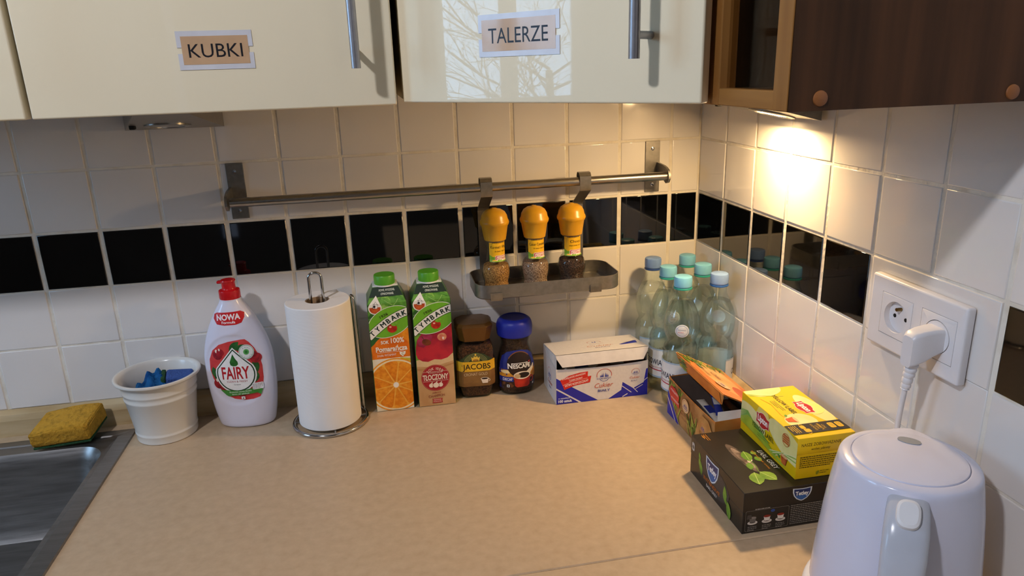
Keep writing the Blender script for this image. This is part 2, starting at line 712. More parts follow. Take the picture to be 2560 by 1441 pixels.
wall_left = to_obj('wall_left', bx((ROOM_X - .12, ROOM_Y, FLOOR), (ROOM_X, 0.0, CEIL)), PAINT)
tag(wall_left, 'plain dark grey wall with the window', kind='structure')
WIN.update(y0=-1.03, y1=-0.37, z0=0.42, z1=1.42)
pt.location = (ROOM_X - 0.14, (WIN['y0'] + WIN['y1']) / 2, (WIN['z0'] + WIN['z1']) / 2)
cut(wall_left, [bx((ROOM_X - .3, WIN['y0'], WIN['z0']), (ROOM_X + .2, WIN['y1'], WIN['z1']))])
wall_front = tag(to_obj('wall_front', bx((ROOM_X - .1, ROOM_Y - .1, FLOOR), (0.15, ROOM_Y, CEIL)), PAINT), 'plain dark grey wall behind the viewer', kind='structure')
ceiling = tag(to_obj('ceiling', bx((ROOM_X - .1, ROOM_Y - .1, CEIL), (0.15, 0.15, CEIL + .1)), PAINT), 'flat dark grey ceiling', kind='structure')
floor = tag(to_obj('floor', bx((ROOM_X - .1, ROOM_Y - .1, FLOOR - .1), (0.15, 0.15, FLOOR)),
                   M('brown_floor_vinyl', '8a6a4c', 0.5, scale=12, stretch=(1, .1, 1), col2='6b4f37')), 'brown wood-look floor', kind='structure')
win = tag(bpy.data.objects.new('window_1', None), 'white framed window with two panes', kind='structure')
COL.objects.link(win)
FR = M('white_window_frame', 'e6e6e4', 0.4, scale=20)
fb = bmesh.new()
y0, y1, z0, z1 = WIN['y0'], WIN['y1'], WIN['z0'], WIN['z1']
for a, b in (((y0, z0), (y1, z0 + .05)), ((y0, z1 - .05), (y1, z1)), ((y0, z0), (y0 + .055, z1)), ((y1 - .055, z0), (y1, z1)), ((-.736, z0), (-.662, z1))):
    box(fb, (ROOM_X - .09, a[0], a[1]), (ROOM_X - .03, b[0], b[1]))
to_obj('frame', fb, FR, win)
for a, b in ((y0 + .05, -.73), (-.668, y1 - .05)):
    to_obj('pane', bx((ROOM_X - .062, a, z0 + .045), (ROOM_X - .058, b, z1 - .045)), GLASS, win)
# frosted strip added in the wall behind the viewer, for the door's reflected streak
cut(wall_front, [bx((-1.505, ROOM_Y - .3, -.3), (-1.44, ROOM_Y + .2, 1.2))])
strip_win = tag(bpy.data.objects.new('added_strip_window', None), 'narrow frosted strip window added behind the viewer for a reflected streak', kind='structure')
COL.objects.link(strip_win)
to_obj('pane', bx((-1.506, ROOM_Y - .06, -.301), (-1.439, ROOM_Y - .05, 1.201)), thin_clear('grey_frosted_glass', (0.55, 0.52, 0.5), .2), strip_win)
# the bare tree outside, mirrored in the glossy corner door
BARK = M('grey_bark', '4a443c', 0.9, scale=40)
tree = tag(bpy.data.objects.new('bare_tree', None), 'bare leafless tree outside the window', 'tree')
COL.objects.link(tree)
tree.location = (-9.5, -1.9, FLOOR - 2.2)
rt_ = random.Random(5)
trunk = bmesh.new()
tube(trunk, [(0, 0, 0), (.05, .03, 1.2), (0, -.04, 2.4), (.06, .02, 3.6)], lambda t: .13 * (1 - .6 * t), 8)
to_obj('trunk', trunk, BARK, tree)
br = bmesh.new()


def grow(p, d, ln, r, depth):
    pts = [p]
    q = p.copy()
    dd = d.copy()
    for _ in range(3):
        dd = (dd + V(rt_.uniform(-.3, .3), rt_.uniform(-.3, .3), rt_.uniform(-.2, .25))).normalized()
        q = q + dd * ln / 3
        pts.append(q.copy())
    tube(br, pts, lambda t: r * (1 - .5 * t), 4)
    if depth:
        for _ in range(3):
            k = rt_.choice(pts[1:])
            nd = (dd + V(rt_.uniform(-1, 1), rt_.uniform(-1, 1), rt_.uniform(-.5, .8))).normalized()
            grow(k, nd, ln * rt_.uniform(.55, .8), r * .55, depth - 1)


for k in range(30):
    a = rt_.uniform(0, 2 * PI)
    grow(V(.03, 0, 1.0 + k * .09), V(math.cos(a) * .6, math.sin(a), .4).normalized(), rt_.uniform(1.2, 2.2), .020, 3)
tag(to_obj('branches', br, BARK, tree), kind='stuff')

# the ceiling lamp that lights the room
cl = thing('ceiling_lamp', 'small round ceiling lamp behind the viewer', 'lamp', (LAMP_POS[0], LAMP_POS[1], CEIL))
to_obj('canopy', lathe([(.05, -.012), (.05, 0)], 32), WHITE_PL, cl)
to_obj('stem', lathe([(.006, -.05), (.006, -.012)], 12), WHITE_PL, cl)
to_obj('shade', lathe([(.02, -.05), (.07, -.055), (.085, -.07), (.081, -.07), (.068, -.059), (.02, -.054)], 40), WHITE_PL, cl)

# ------------------------------------------------------------------ worktop, strip, sink
WT = 0.038
wt1 = to_obj('worktop', bx((-2.0, -0.58, -WT), (-0.001, 0.0, 0.0), .0015, 1), WORKTOP)
tag(wt1, 'beige mottled laminate worktop along the back wall', 'worktop')
cut(wt1, [bx((-1.93, -.50, -.2), (-1.092, -.06, .1))])
wt2 = to_obj('worktop', bx((-0.60, -1.6, -WT), (-0.001, -0.5806, -0.0002), .0015, 1), WORKTOP)
tag(wt2, 'beige laminate worktop piece under the kettle, beyond the seam', 'worktop')
ST = [(0, 0), (0.017, 0), (0.0165, .004), (0.0165, .03), (0.013, .04), (0.004, .046), (0, .046)]
sb = bmesh.new()
prism(sb, [(-p[0] - .0025, p[1]) for p in ST], -2.0, -0.02, 0)
tag(to_obj('trim_1', sb, STRIP), 'stained beige sealing strip along the back wall', kind='structure')
sb = bmesh.new()
prism(sb, [(-p[0] - .0025, p[1]) for p in ST], -1.5, -0.02, 1)
tag(to_obj('trim_2', sb, STRIP), 'beige sealing strip along the right wall', kind='structure')

sink = thing('kitchen_sink', 'stainless steel inset sink with rounded basin beside the worktop', 'sink', (-1.5, -.29, 0))


def rr3(x0, y0, x1, y1, r, z, n=12):
    return [(x, y, z) for x, y in rrect(x0, y0, x1, y1, r, n)]


sx = 0.42   # half length, right edge at -1.08
bm = bmesh.new()
outer = [(-sx, -.23, sx, .243)]
rings = [rr3(-sx, -.23, sx, .243, .004, 0.0002), rr3(-sx + .001, -.229, sx - .001, .242, .004, .0035),
         rr3(-sx + .018, -.212, sx - .024, .222, .012, .0045), rr3(-sx + .020, -.21, sx - .026, .220, .012, .0025),
         rr3(-sx + .028, -.20, sx - .033, .194, .045, .0025), rr3(-sx + .032, -.196, sx - .0365, .190, .045, -.004),
         rr3(-sx + .036, -.19, sx - .041, .184, .045, -.02), rr3(-sx + .05, -.175, sx - .055, .17, .045, -.125),
         rr3(-sx + .065, -.16, sx - .07, .155, .045, -.143), rr3(-sx + .11, -.12, sx - .11, .11, .04, -.150)]
loft(bm, rings, False, True)
to_obj('basin', bm, SINKST, sink, smooth=40)
to_obj('drain', lathe([(.03, -.1495), (.03, -.148), (.026, -.1475), (.024, -.149)], 32), STEEL_D, sink)

# ------------------------------------------------------------------ wall cabinets
CZ, CT = 0.5595, 1.30


def door_handle(parent, L0, z0, z1, off=.035):
    bm = bmesh.new()
    tube(bm, [(L0, -off, z0), (L0, -off, z1)], .0056, 16)
    for z in (z0 + .022, z1 - .022):
        tube(bm, [(L0, -off, z), (L0, 0, z)], .004, 12)
    return to_obj('handle', bm, ALU, parent)


def cabinet(name, label, x0, x1, door_rz=0):
    t = thing(name, label, 'cabinet', (x0, 0, 0))
    wd = x1 - x0
    to_obj('carcass', bx((0.001, -.328, CZ + .004), (wd - .001, -.011, CT)), CARCASS, t)
    d = to_obj('door', bx((.0015, 0, CZ), (wd - .0015, .018, CT), .0022, 3), CREAM, t, loc=(0, -.35, 0))
    return t, d


c1, d1 = cabinet('wall_cabinet', 'cream gloss wall cabinet cut off by the left edge, no label', -1.47, -1.0205)
c2, d2 = cabinet('wall_cabinet', 'cream gloss wall cabinet carrying the label KUBKI', -1.0175, -.5855)
door_handle(d1, .38, .606, .75)
door_handle(d2, .3835, .606, .75)
# corner cabinet with diagonal door
p0, p1 = V(-.579, -.335, 0), V(-.303, -.637, 0)
cc = thing('corner_cabinet', 'cream gloss corner cabinet with slanted door carrying the label TALERZE', 'cabinet', p0)
ang = math.atan2((p1 - p0).y, (p1 - p0).x)
wd = (p1 - p0).length
bm = bmesh.new()
nx, ny = math.sin(ang) * -1, math.cos(ang)
q0 = V(-.579, -.312, 0) - p0
pts = [(0.001, -.012 - p0.y), (0.001, .0235), (p1.x - p0.x + nx * .021, p1.y - p0.y + ny * .021 + .004), (-.284 - p0.x, -.6 - p0.y),
       (-.012 - p0.x, -.6 - p0.y), (-.012 - p0.x, -.012 - p0.y)]
prism(bm, pts, CZ + .006, CT)
to_obj('carcass', bm, CARCASS, cc)
d3 = to_obj('door', bx((0.0, 0, CZ + .002), (wd, .018, CT), .0022, 3), CREAM, cc, rot=(0, 0, ang))
door_handle(d3, .353, .606, .75)
# brown glazed cabinet on the right wall
bc = thing('glazed_cabinet', 'narrow brown wooden cabinet with glazed front and dark end panel', 'cabinet', (-.285, -.76, 0))
to_obj('end_panel', bx((0.0002, -.0012, CZ), (.274, .016, CT)), DARKWOOD, bc)
bm = bmesh.new()
box(bm, (.018, .016, CZ + .001), (.274, .154, CZ + .016))
box(bm, (.018, .016, CT - .016), (.274, .154, CT))
box(bm, (.258, .016, CZ + .016), (.274, .154, CT - .016))
box(bm, (.018, .139, CZ + .016), (.258, .154, CT - .016))
to_obj('carcass', bm, INWOOD, bc)
to_obj('shelf', bx((.03, .017, .80), (.257, .138, .816)), INWOOD, bc)
fr = bmesh.new()
DW = .156
box(fr, (0, 0.0, CZ), (.018, .0235, CT), .001, 1)
box(fr, (0, DW - .0335, CZ), (.018, DW, CT), .001, 1)
dr = to_obj('door', fr, MIDWOOD, bc, loc=(-.0005, .0, 0))
rl = bmesh.new()
box(rl, (0.0005, .0225, CZ + .0003), (.0175, DW - .0325, CZ + .0165), .001, 1)
to_obj('rail', rl, MIDWOODH, dr)
to_obj('rail', bx((0.0005, .0225, CT - .03), (.0175, DW - .0325, CT), .001, 1), MIDWOODH, dr)
to_obj('pane', bx((.008, .0225, CZ + .0155), (.011, DW - .0325, CT - .029)), thin_clear('cabinet_pane_glass', (0.9, 0.88, 0.85), .02, fior=1.16), dr)
CAPM = M('orange_brown_screw_cap', '9a6032', 0.4, scale=40)
for x, z in ((.0285, .5694), (.2135, .5678)):
    o = to_obj('screw_cap', lathe([(.0001, 0), (.0045, .0003), (.0062, .0012), (.0066, .0024)][::-1], 28), CAPM, bc, loc=(x, -.0036, z), rot=(PI / 2, 0, 0))
    o.rotation_euler = (-PI / 2, 0, 0)

# glasses behind the glazed front
dk = thing('dark_bottle', 'dark green bottle base behind the cabinet glass', 'bottle', (-.21, -.715, CZ + .0165))
to_obj('body', lathe([(.011, 0), (.013, .002), (.013, .07), (.006, .09), (.006, .11)], 24), M('dark_green_glass', '0c1a14', .1), dk)

# ------------------------------------------------------------------ paper labels on the doors
TAN = M('tan_card', 'd0ab86', 0.08, scale=30)
LAM = M('laminate_film', 'dcdce2', 0.2, scale=30)
LAMC = M('milky_tape', 'd6d9e4', 0.15, scale=30)
INKB = ink('14141c')


def door_label(word, parent_loc, rz, u0, z0, wd, ht, label, tilt):
    t = thing('door_label', label, 'label', parent_loc, rz)
    o = to_obj('backing', bx((-wd / 2, -.0008, -ht / 2), (wd / 2, 0, ht / 2)), TAN, t)
    return t, o


def mk_label(word, loc, rz, wd, ht, label, tilt):
    t = thing('door_label', label, 'label', loc)
    t.rotation_euler = (0, tilt, rz)
    to_obj('card', bx((-wd / 2, -.0006, -ht / 2), (wd / 2, -.0001, ht / 2)), TAN, t)
    fb = bmesh.new()
    m_ = .0052
    W2, H2 = wd / 2 + m_, ht / 2 + m_ * 1.15
    th0, th1 = -.0004, -.00005
    g = .0035
    for (a, b, c, d) in ((-W2, ht / 2, W2, H2), (-W2, -H2, W2, -ht / 2), (-W2, g, -wd / 2, ht / 2), (-W2, -ht / 2, -wd / 2, -g),
                         (wd / 2, g, W2, ht / 2), (wd / 2, -ht / 2, W2, -g)):
        box(fb, (a, th0, b), (c, th1, d))
    to_obj('tape_border', fb, LAM, t, smooth=0)
    P = Print(plane((0, -.0006, 0), (1, 0, 0), (0, 0, 1), (0, -1, 0)))
    P.text(word, 0, -ht * .25, ht * .50, INKB, width=wd * .81)
    P.done('lettering', t, 'dark capital letters reading ' + word)
    return t


mk_label('KUBKI', (-.7985, -.3503, .6325), 0, .0765, .0325, 'tan card reading KUBKI taped to the cabinet door', 0.0)
tl = p0 + (p1 - p0).normalized() * .189 + V(-.7385, -.6743, 0) * .0004 + V(0, 0, .637)
mk_label('TALERZE', tl, ang, .1025, .0345, 'tan card reading TALERZE taped to the slanted corner door', 0.0)

# ------------------------------------------------------------------ wedge lamps under the cabinets
GREYDISC = M('frosted_lamp_glass', 'b9b6b4', 0.35, scale=60)


def wedge_lamp(label, loc, rz, lit, D=.165, H=.042, cutl=0.0, lens_d=.052):
    t = thing('wedge_lamp', label, 'lamp', loc, rz)
    # local: x along the wall, -y out of the wall, z up; origin at back bottom edge centre
    W2 = .0775
    bm = bmesh.new()
    vs = [bm.verts.new(p) for p in ((-W2, 0, 0), (-W2 + cutl, -D, H), (-W2, 0, H), (W2, 0, 0), (W2, -D, H), (W2, 0, H))]
    for f in ((0, 1, 2), (3, 5, 4), (0, 3, 4, 1), (1, 4, 5, 2), (0, 2, 5, 3)):
        bm.faces.new([vs[i] for i in f])
    to_obj('housing', bm, STEEL_D, t, smooth=0)
    sl = math.atan2(H, D)
    c = V(.008 if cutl else 0, -lens_d, lens_d * H / D)
    rot = (PI + sl * -1, 0, 0)
    nrm = V(0, -math.sin(sl), -math.cos(sl))
    q = nrm.to_track_quat('Z', 'Y').to_euler()
    to_obj('bezel', lathe([(.034, .0), (.034, .002), (.031, .003), (.0255, .003), (.025, .0005)], 40, cap0=False, cap1=False), STEEL, t, loc=c, rot=q)
    if lit:
        lm = M('lit_halogen_glass', 'ffd9a0', 0.3, scale=20, emit=25.0)
    else:
        lm = GREYDISC
    to_obj('lens', lathe([(.0248, .0006), (.024, .0016), (.012, .002), (.0001, .0021)], 32, cap1=False), lm, t, loc=c, rot=q)
    sw = bmesh.new()
    box(sw, (-W2 + .004 + cutl * .3, -.085, .085 * H / D - .006), (-W2 + .012 + cutl * .3, -.075, .085 * H / D + .002), .001, 1)
    to_obj('switch', sw, BLACK, t)
    return t, c, nrm


wedge_lamp('switched-off steel wedge lamp under the KUBKI cabinet', (-.9415, -.0125, .521), 0, False, D=.26, H=.037, cutl=.092, lens_d=.075)
lr, lc, ln_ = wedge_lamp('lit steel wedge lamp under the corner cabinet', (-.0125, -.322, .5175), -PI / 2, True, lens_d=.030)
Rz = Matrix.Rotation(-PI / 2, 3, 'Z')
lw = Rz @ lc + V(-.0125, -.322, .5175)
nw = Rz @ ln_
add_light('wedge_lamp_light', 'AREA', lw + nw * .006, 2.6, (1.0, 0.66, 0.31), aim=lw + nw + V(-.16, 0, 0), shape='DISK', size=.046)

# ------------------------------------------------------------------ rail with hanging tray
ra = thing('wall_rail', 'brushed steel rail fixed to the back wall tiles', 'rail', (-.48, -.0025, .41))
to_obj('bar', tube(bmesh.new(), [(-.385, -.05, -.012), (.392, -.05, -.012)], .008, 24), STEEL, ra)
for sx_, x in ((-1, -.3795), (1, .3805)):
    pl_ = to_obj('mounting_plate', bx((x - .0145, -.0025, -.0485), (x + .0145, 0, .0485), .0008, 2), STEEL_D, ra)
    for z in (-.034, .034):
        s = to_obj('screw', lathe([(.0036, 0), (.0034, .0009), (.0018, .0012), (.0012, .0004)], 20), CHROME, pl_, loc=(x, -.0025, z), rot=(PI / 2, 0, 0))
    bm = bmesh.new()
    e = x + sx_ * .0105
    prism(bm, [(-.002, .008), (-.035, .006), (-.048, .0035), (-.058, -.001), (-.0625, -.009), (-.0625, -.016), (-.057, -.0235), (-.048, -.026),
               (-.035, -.0205), (-.002, -.012)], e - .002, e + .002, 0)
    bmesh.ops.translate(bm, verts=bm.verts, vec=(0, 0, 0))
    to_obj('bracket_arm', bm, STEEL_D, ra)

tr = thing('hanging_tray', 'narrow steel tray hanging from the rail by two hooks', 'tray', (-.3325, -.003, .21))
TX, TY0, TY1, TH = .1335, -.122, -.006, .026
bm = bmesh.new()
rings = [rr3(-TX + .002, TY0 + .002, TX - .002, TY1 - .002, .026, 0), rr3(-TX, TY0, TX, TY1, .028, .002), rr3(-TX, TY0, TX, TY1, .028, TH),
         rr3(-TX + .0016, TY0 + .0016, TX - .0016, TY1 - .0016, .0265, TH), rr3(-TX + .0016, TY0 + .0016, TX - .0016, TY1 - .0016, .0265, .0028),
         rr3(-TX + .005, TY0 + .005, TX - .005, TY1 - .005, .024, .0018)]
loft(bm, rings)
to_obj('tray_pan', bm, STEEL_D, tr)
for x, xt in ((-.099, -.101), (.083, .082)):
    bm = bmesh.new()
    # strap profile in yz: over the rail, back to the wall, down, under the tray, clip at the front
    prof = [(-.0585, .168), (-.0585, .198), (-.054, .2035), (-.047, .2045), (-.040, .2035), (-.0365, .198), (-.0365, .193)]
    prof2 = [(-.0585, .198), (-.0585, .176), (-.057, .172), (-.008, .143), (-.0045, .138), (-.0045, .0), (-.0055, -.0016), (TY0 - .001, -.0016), (TY0 - .0016, .002), (TY0 - .0016, .0125), ]

    def strap(pr_, th, z_off=0):
        L, R = [], []
        for k, p in enumerate(pr_):
            a, b = Vector(pr_[max(0, k - 1)]), Vector(pr_[min(len(pr_) - 1, k + 1)])
            d = (b - a).normalized()
            n = Vector((-d.y, d.x)) * th / 2
            L.append((p[0] + n.x, p[1] + n.y))
            R.append((p[0] - n.x, p[1] - n.y))
        prism(bm, L + R[::-1], x - .0105, x + .0105, 0)
    strap(prof[1:], .0014)
    strap(prof2, .0014)
    to_obj('hook', bm, STEEL_D, tr)

# spice mills
MILLCAP = M('orange_yellow_mill_cap', 'd8a024', 0.3, scale=40, var=.04)
MILLGLASS = thin_clear('mill_glass', (0.93, 0.95, 0.93), 0.02)
YEL = ink('f0b91c')
MB_PROF = [(.0200, 0), (.0228, .001), (.0236, .004), (.0222, .010), (.0248, .020), (.0260, .031), (.0240, .043), (.0192, .051), (.0168, .056), (.0165, .093)]


def mill(x, y, word, sub, grain, col1, col2, label, rz):
    t = thing('spice_mill', label, 'spice mill', (x, y, .2125), rz, 'spice mills on the hanging tray')
    to_obj('jar', lathe(smooth_prof(MB_PROF, 4), 36), MILLGLASS, t)
    gm = M('grains_' + grain, col1, 0.8, scale=420, col2=col2, lo=.42, hi=.56, bump=1.0, bscale=420)
    bm = lathe(smooth_prof([(r * .93, z + .002) for r, z in MB_PROF[:7]], 3), 32)
    for v in bm.verts:
        v.co += V(random.uniform(-1, 1), random.uniform(-1, 1), random.uniform(-1, 1)) * .0004
    to_obj('contents', bm, gm, t)
    rf = lambda z: interp([(b, a) for a, b in MB_PROF], z)
    P = Print(revol(rf), ustep=.003, vstep=.003)
    P.rect(-.019, .053, .026, .092, YEL)
    G1 = ink('7fae2c')
    P.poly([(-.019, .053), (.026, .053), (.026, .057), (-.001, .058), (-.007, .0625), (-.012, .062), (-.019, .066)], G1)
    P.rect(-.008, .0545, .018, .0645, ink('f2ece4'), .003)
    P.rect(-.0072, .0553, .0172, .0637, ink('c8321e'), .0025)
    P.rect(-.0055, .0563, .0155, .0627, ink('f6f1ea'), .002)
    P.text('KOTÁNYI', .005, .0572, .0042, ink('c21f1a'), width=.0185, bold=.02)
    P.text(word, .004, .0775, .0052, ink('3a2a0a'), width=min(.04, .0042 * len(word)), bold=.005)
    P.text(sub, .004, .0712, .0030, ink('5b4312'), width=.024)
    P.lines(-.012, .022, .0885, 1, .003, .0015, ink('8a6a14'), 3)
    P.done('label_print', t, 'yellow wrap-around paper label')
    cp = [(.0176, .0905), (.0196, .0912), (.0212, .1), (.0238, .1165), (.0252, .1185), (.0262, .121), (.0266, .1235), (.0258, .1262), (.0246, .128), (.0232, .135),
          (.0195, .1415), (.0130, .1458), (.0055, .1474), (.0042, .1486), (.0001, .1488)]
    to_obj('cap', lathe(cp, 40), MILLCAP, t)
    to_obj('collar', lathe([(.0172, .0885), (.0172, .092)], 32), M('mill_collar', '6a5848', .5), t)
    return t


mill(-.4195, -.060, 'Karmel i Wanilia', 'do kawy i deserów', 'caramel', 'cc9454', '8a5c30', 'orange-capped spice mill reading Karmel with light brown grains, leftmost on the tray', .25)
mill(-.3460, -.060, 'Cukier Cynamonowy', 'do kawy i deserów', 'cinnamon', 'bc9a84', '80604e', 'orange-capped spice mill reading Cukier with pinkish brown grains, in the middle', .12)
mill(-.2765, -.060, 'Choco', 'posypka do kawy i deserów', 'choco', '5a3e32', '22150f', 'orange-capped spice mill reading Choco with dark grains, nearest the corner', .0)

# ------------------------------------------------------------------ sockets, plug, cord
so = thing('wall_socket', 'white double wall socket on the right wall tiles', 'socket', (-.0045, -.6205, .2955))
SKW = M('socket_white_plastic', 'e6e4e6', 0.3, var=.015, scale=30)
# local: u = -y  (to the right when facing the wall) , x out of wall negative
pl_ = to_obj('frame', bx((-.0115, -.0765, -.0455), (0, .0765, .0455), .003, 3), SKW, so)
cut(pl_, [bx((-.03, a - .0265, -.0265), (-.004, a + .0265, .0265)) for a in (-.0385, .0285)])
for k, a in enumerate((.0285, -.0385)):
    ins = to_obj('insert', bx((-.0118, a - .0261, -.0261), (-.0035, a + .0261, .0261), .0008, 2), SKW, so)
    cy = lathe([(.0195, -.03), (.0195, .0085)], 40)
    bmesh.ops.rotate(cy, verts=cy.verts, cent=(0, 0, 0), matrix=Matrix.Rotation(PI / 2, 3, 'Y'))
    bmesh.ops.translate(cy, verts=cy.verts, vec=(-.0130, a, 0))
    cut(ins, [cy])
    if k == 0:
        pn = bmesh.new()
        tube(pn, [(-.0044, a, .010), (-.0115, a, .010)], .0022, 12)
        to_obj('earth_pin', pn, M('brass_pin', '8d7446', .3, metal=1), ins)
        for dy in (-.0095, .0095):
            hb = bmesh.new()
            tube(hb, [(-.00455, a + dy, -.001), (-.0049, a + dy, -.001)], .0025, 14)
            to_obj('pin_hole', hb, BLACK, ins)
pg = thing('power_plug', 'white angled plug pushed into the wall socket, cord hanging down', 'plug', (-.016, -.659, .2955))
bm = lathe([(.0186, 0), (.0188, .003), (.0186, .0075)], 36)
bmesh.ops.rotate(bm, verts=bm.verts, cent=(0, 0, 0), matrix=Matrix.Rotation(PI / 2, 3, 'Y'))
bmesh.ops.translate(bm, verts=bm.verts, vec=(-.0005, 0, 0))
to_obj('plug_face', bm, SKW, pg)
bm = bmesh.new()
rings = []
for x, hw, zt, zb in ((.002, .0135, .0125, -.015), (-.010, .0125, .0125, -.020), (-.022, .0115, .0110, -.027), (-.032, .0100, .0085, -.031), (-.036, .008, .004, -.032)):
    rings.append([(x, p[0], p[1]) for p in rrect(-hw, zb, hw, zt, .0045, 4)])
loft(bm, rings)
to_obj('plug_body', bm, SKW, pg)
bm = bmesh.new()
pp = path([(-.026, .0, -.026), (-.0275, .001, -.042), (-.0285, .003, -.062)], 12)
tube(bm, pp, lambda t: (.0078 - .0028 * t) * (1.0 if int(t * 24) % 4 < 3 else .86), 14)
to_obj('strain_relief', bm, SKW, pg)
bm = bmesh.new()
tube(bm, path([(-.0285, .003, -.058), (-.027, .008, -.10), (-.022, .014, -.15), (-.02, .013, -.21), (-.023, .008, -.262), (-.026, .004, -.2870), (-.030, .002, -.2900)], 10), .0033, 12)
to_obj('cord', bm, SKW, pg)

# ------------------------------------------------------------------ kettle
KP = M('white_kettle_plastic', 'd9dbee', 0.16, var=.012, scale=10, coat=.2)
KG = M('kettle_grey_plastic', '9c9fa3', 0.3, scale=40)
kt = thing('electric_kettle', 'white plastic electric kettle with grey lid button in the near corner', 'kettle', (-.103, -.742, 0))
to_obj('power_base', lathe(smooth_prof([(.080, .0002), (.087, .003), (.0900, .011), (.0895, .026), (.0845, .0325), (.07, .0335)], 4), 56), WHITE_PL, kt)
kprof = [(.076, .0345), (.0822, .0375), (.0828, .044), (.082, .06), (.079, .10), (.0742, .15), (.0702, .178), (.0682, .1895), (.0672, .1950), (.0655, .1982), (.0615, .2000), (.0560, .2010), (.0553, .1995)]
bm = lathe(smooth_prof(kprof, 5), 72)
# small spout towards the wall corner
for v in bm.verts:
    z = v.co.z
    if z > .14:
        a = math.atan2(v.co.y, v.co.x) - math.radians(51)
        a = (a + PI) % (2 * PI) - PI
        k = max(0, 1 - abs(a) / .35) * (z - .14) / .06 * .010
        rr_ = math.hypot(v.co.x, v.co.y)
        if rr_ > .06:
            v.co.x *= (rr_ + k) / rr_
            v.co.y *= (rr_ + k) / rr_
to_obj('body', bm, KP, kt)
to_obj('lid', lathe([(.0547, .196), (.0547, .2008), (.054, .2018), (.048, .2030), (.03, .2042), (.0001, .2048)], 64, cap1=False), KP, kt)
bt = bmesh.new()
ba = math.radians(52)
prism(bt, [(.012 * math.cos(t) * (1 if abs(math.cos(t)) < .9 else .95), .0068 * math.sin(t)) for t in [2 * PI * k / 24 for k in range(24)]], .2005, .2054)
to_obj('lid_button', bt, KG, kt, loc=(.031 * math.cos(ba), .031 * math.sin(ba), -.0003), rot=(0, 0, ba - PI / 2 - .15))
# handle: towards the viewer
ha = math.radians(232)
hb = bmesh.new()
hp = [(.050, .190, .0215, .006), (.060, .187, .0235, .009), (.074, .180, .0252, .011), (.087, .168, .0262, .012), (.0965, .150, .0262, .0125), (.1015, .128, .0255, .0125), (.1035, .10, .0248, .012),
      (.1020, .07, .0245, .0115), (.0985, .056, .0245, .011), (.093, .047, .0245, .010), (.082, .043, .0245, .009), (.072, .042, .024, .008)]
cen = [V(a, 0, b) for a, b, _, _ in hp]
rings = []
for k, (r_, z_, hw, th) in enumerate(hp):
    d = (cen[min(k + 1, len(cen) - 1)] - cen[max(k - 1, 0)]).normalized()
    n_ = V(d.z, 0, -d.x) * -1
    rings.append([cen[k] + n_ * q[1] + V(0, q[0], 0) for q in ring(hw * .76, th, 0, 28, p=3.6)])
loft(hb, rings)
hd = to_obj('handle', hb, M('shade_greyed_handle', 'c3c7d2', 0.22, scale=20), kt, rot=(0, 0, ha))  # handle colour greyed against the body to stand for its shaded side
gp = bmesh.new()
hc = V(.0775, 0, .1765)
dh_ = (V(.090, 0, .163) - V(.064, 0, .186)).normalized()
nh = V(-dh_.z, 0, dh_.x)
if nh.x < 0:
    nh = -nh
rr_ = []
for off, s in ((.006, 1.0), (.0135, 1.0), (.0165, .94), (.0178, .75)):
    rr_.append([hc + nh * off + V(0, q[0] * s, 0) + dh_ * (q[1] * s) for q in ring(.0108, .0145, 0, 28, p=2.8)])
loft(gp, rr_)
to_obj('switch', gp, WHITE_PL, kt, rot=(0, 0, ha))

# ------------------------------------------------------------------ bucket with cloth and sponge
ENAM = M('cream_white_enamel', 'dedad2', 0.22, var=.015, scale=12)
bk = thing('enamel_pot', 'white enamel pot with flared rim holding cleaning cloths', 'pot', (-1.0225, -.0695, 0))
bp = [(.0475, 0), (.0495, .001), (.0500, .004), (.0500, .012), (.0510, .0135), (.0510, .0155), (.0500, .017), (.0505, .02), (.0575, .076), (.0588, .0775), (.0590, .080), (.0582, .0818),
      (.0588, .088), (.0602, .0895), (.0604, .092), (.0598, .0938), (.0625, .106), (.0650, .1095), (.0690, .1108), (.0702, .1130), (.0696, .1155), (.0675, .1163), (.0645, .1155), (.0610, .110),
      (.0570, .086), (.0480, .012), (.0465, .004), (.0001, .0035)]
to_obj('body', lathe(bp, 56, cap1=False), ENAM, bk, smooth=50)
cl_ = thing('cleaning_cloth', 'crumpled bright blue cloth inside the enamel pot', 'cloth', (-1.0225, -.0675, .056))
bm = bmesh.new()
N = 22
g = [[None] * (N + 1) for _ in range(N + 1)]
rn = random.Random(3)
for i in range(N + 1):
    for j in range(N + 1):
        x, y = (i / N - .5) * .078, (j / N - .5) * .07
        z = .034 + .020 * math.exp(-((x + .004) ** 2 + (y - .010) ** 2) / .0005) - .02 * (x * x + y * y) / .0012 * .5
        z += .006 * math.sin(i * 1.1 + .5 * j) + .005 * math.sin(j * 1.3 - .4 * i) + rn.uniform(-.0008, .0008)
        g[i][j] = bm.verts.new((x - .006, y + .004, max(z, -.03)))
for i in range(N):
    for j in range(N):
        bm.faces.new((g[i][j], g[i + 1][j], g[i + 1][j + 1], g[i][j + 1]))
bmesh.ops.solidify(bm, geom=bm.faces[:], thickness=.0016)
to_obj('folds', bm, M('blue_cloth', '2f8ad0', 0.9, scale=90, col2='1660aa', bump=.8, bscale=500), cl_, smooth=60)
sp = thing('scrub_sponge', 'blue sponge with green scouring side inside the enamel pot', 'sponge', (-.998, -.050, .070), .15)
to_obj('foam', bx((-.020, -.012, -.022), (.024, .016, .036), .005, 3), M('blue_foam', '3d5a9c', 0.95, scale=150, bump=1, bscale=400), sp, rot=(.25, .12, 0))
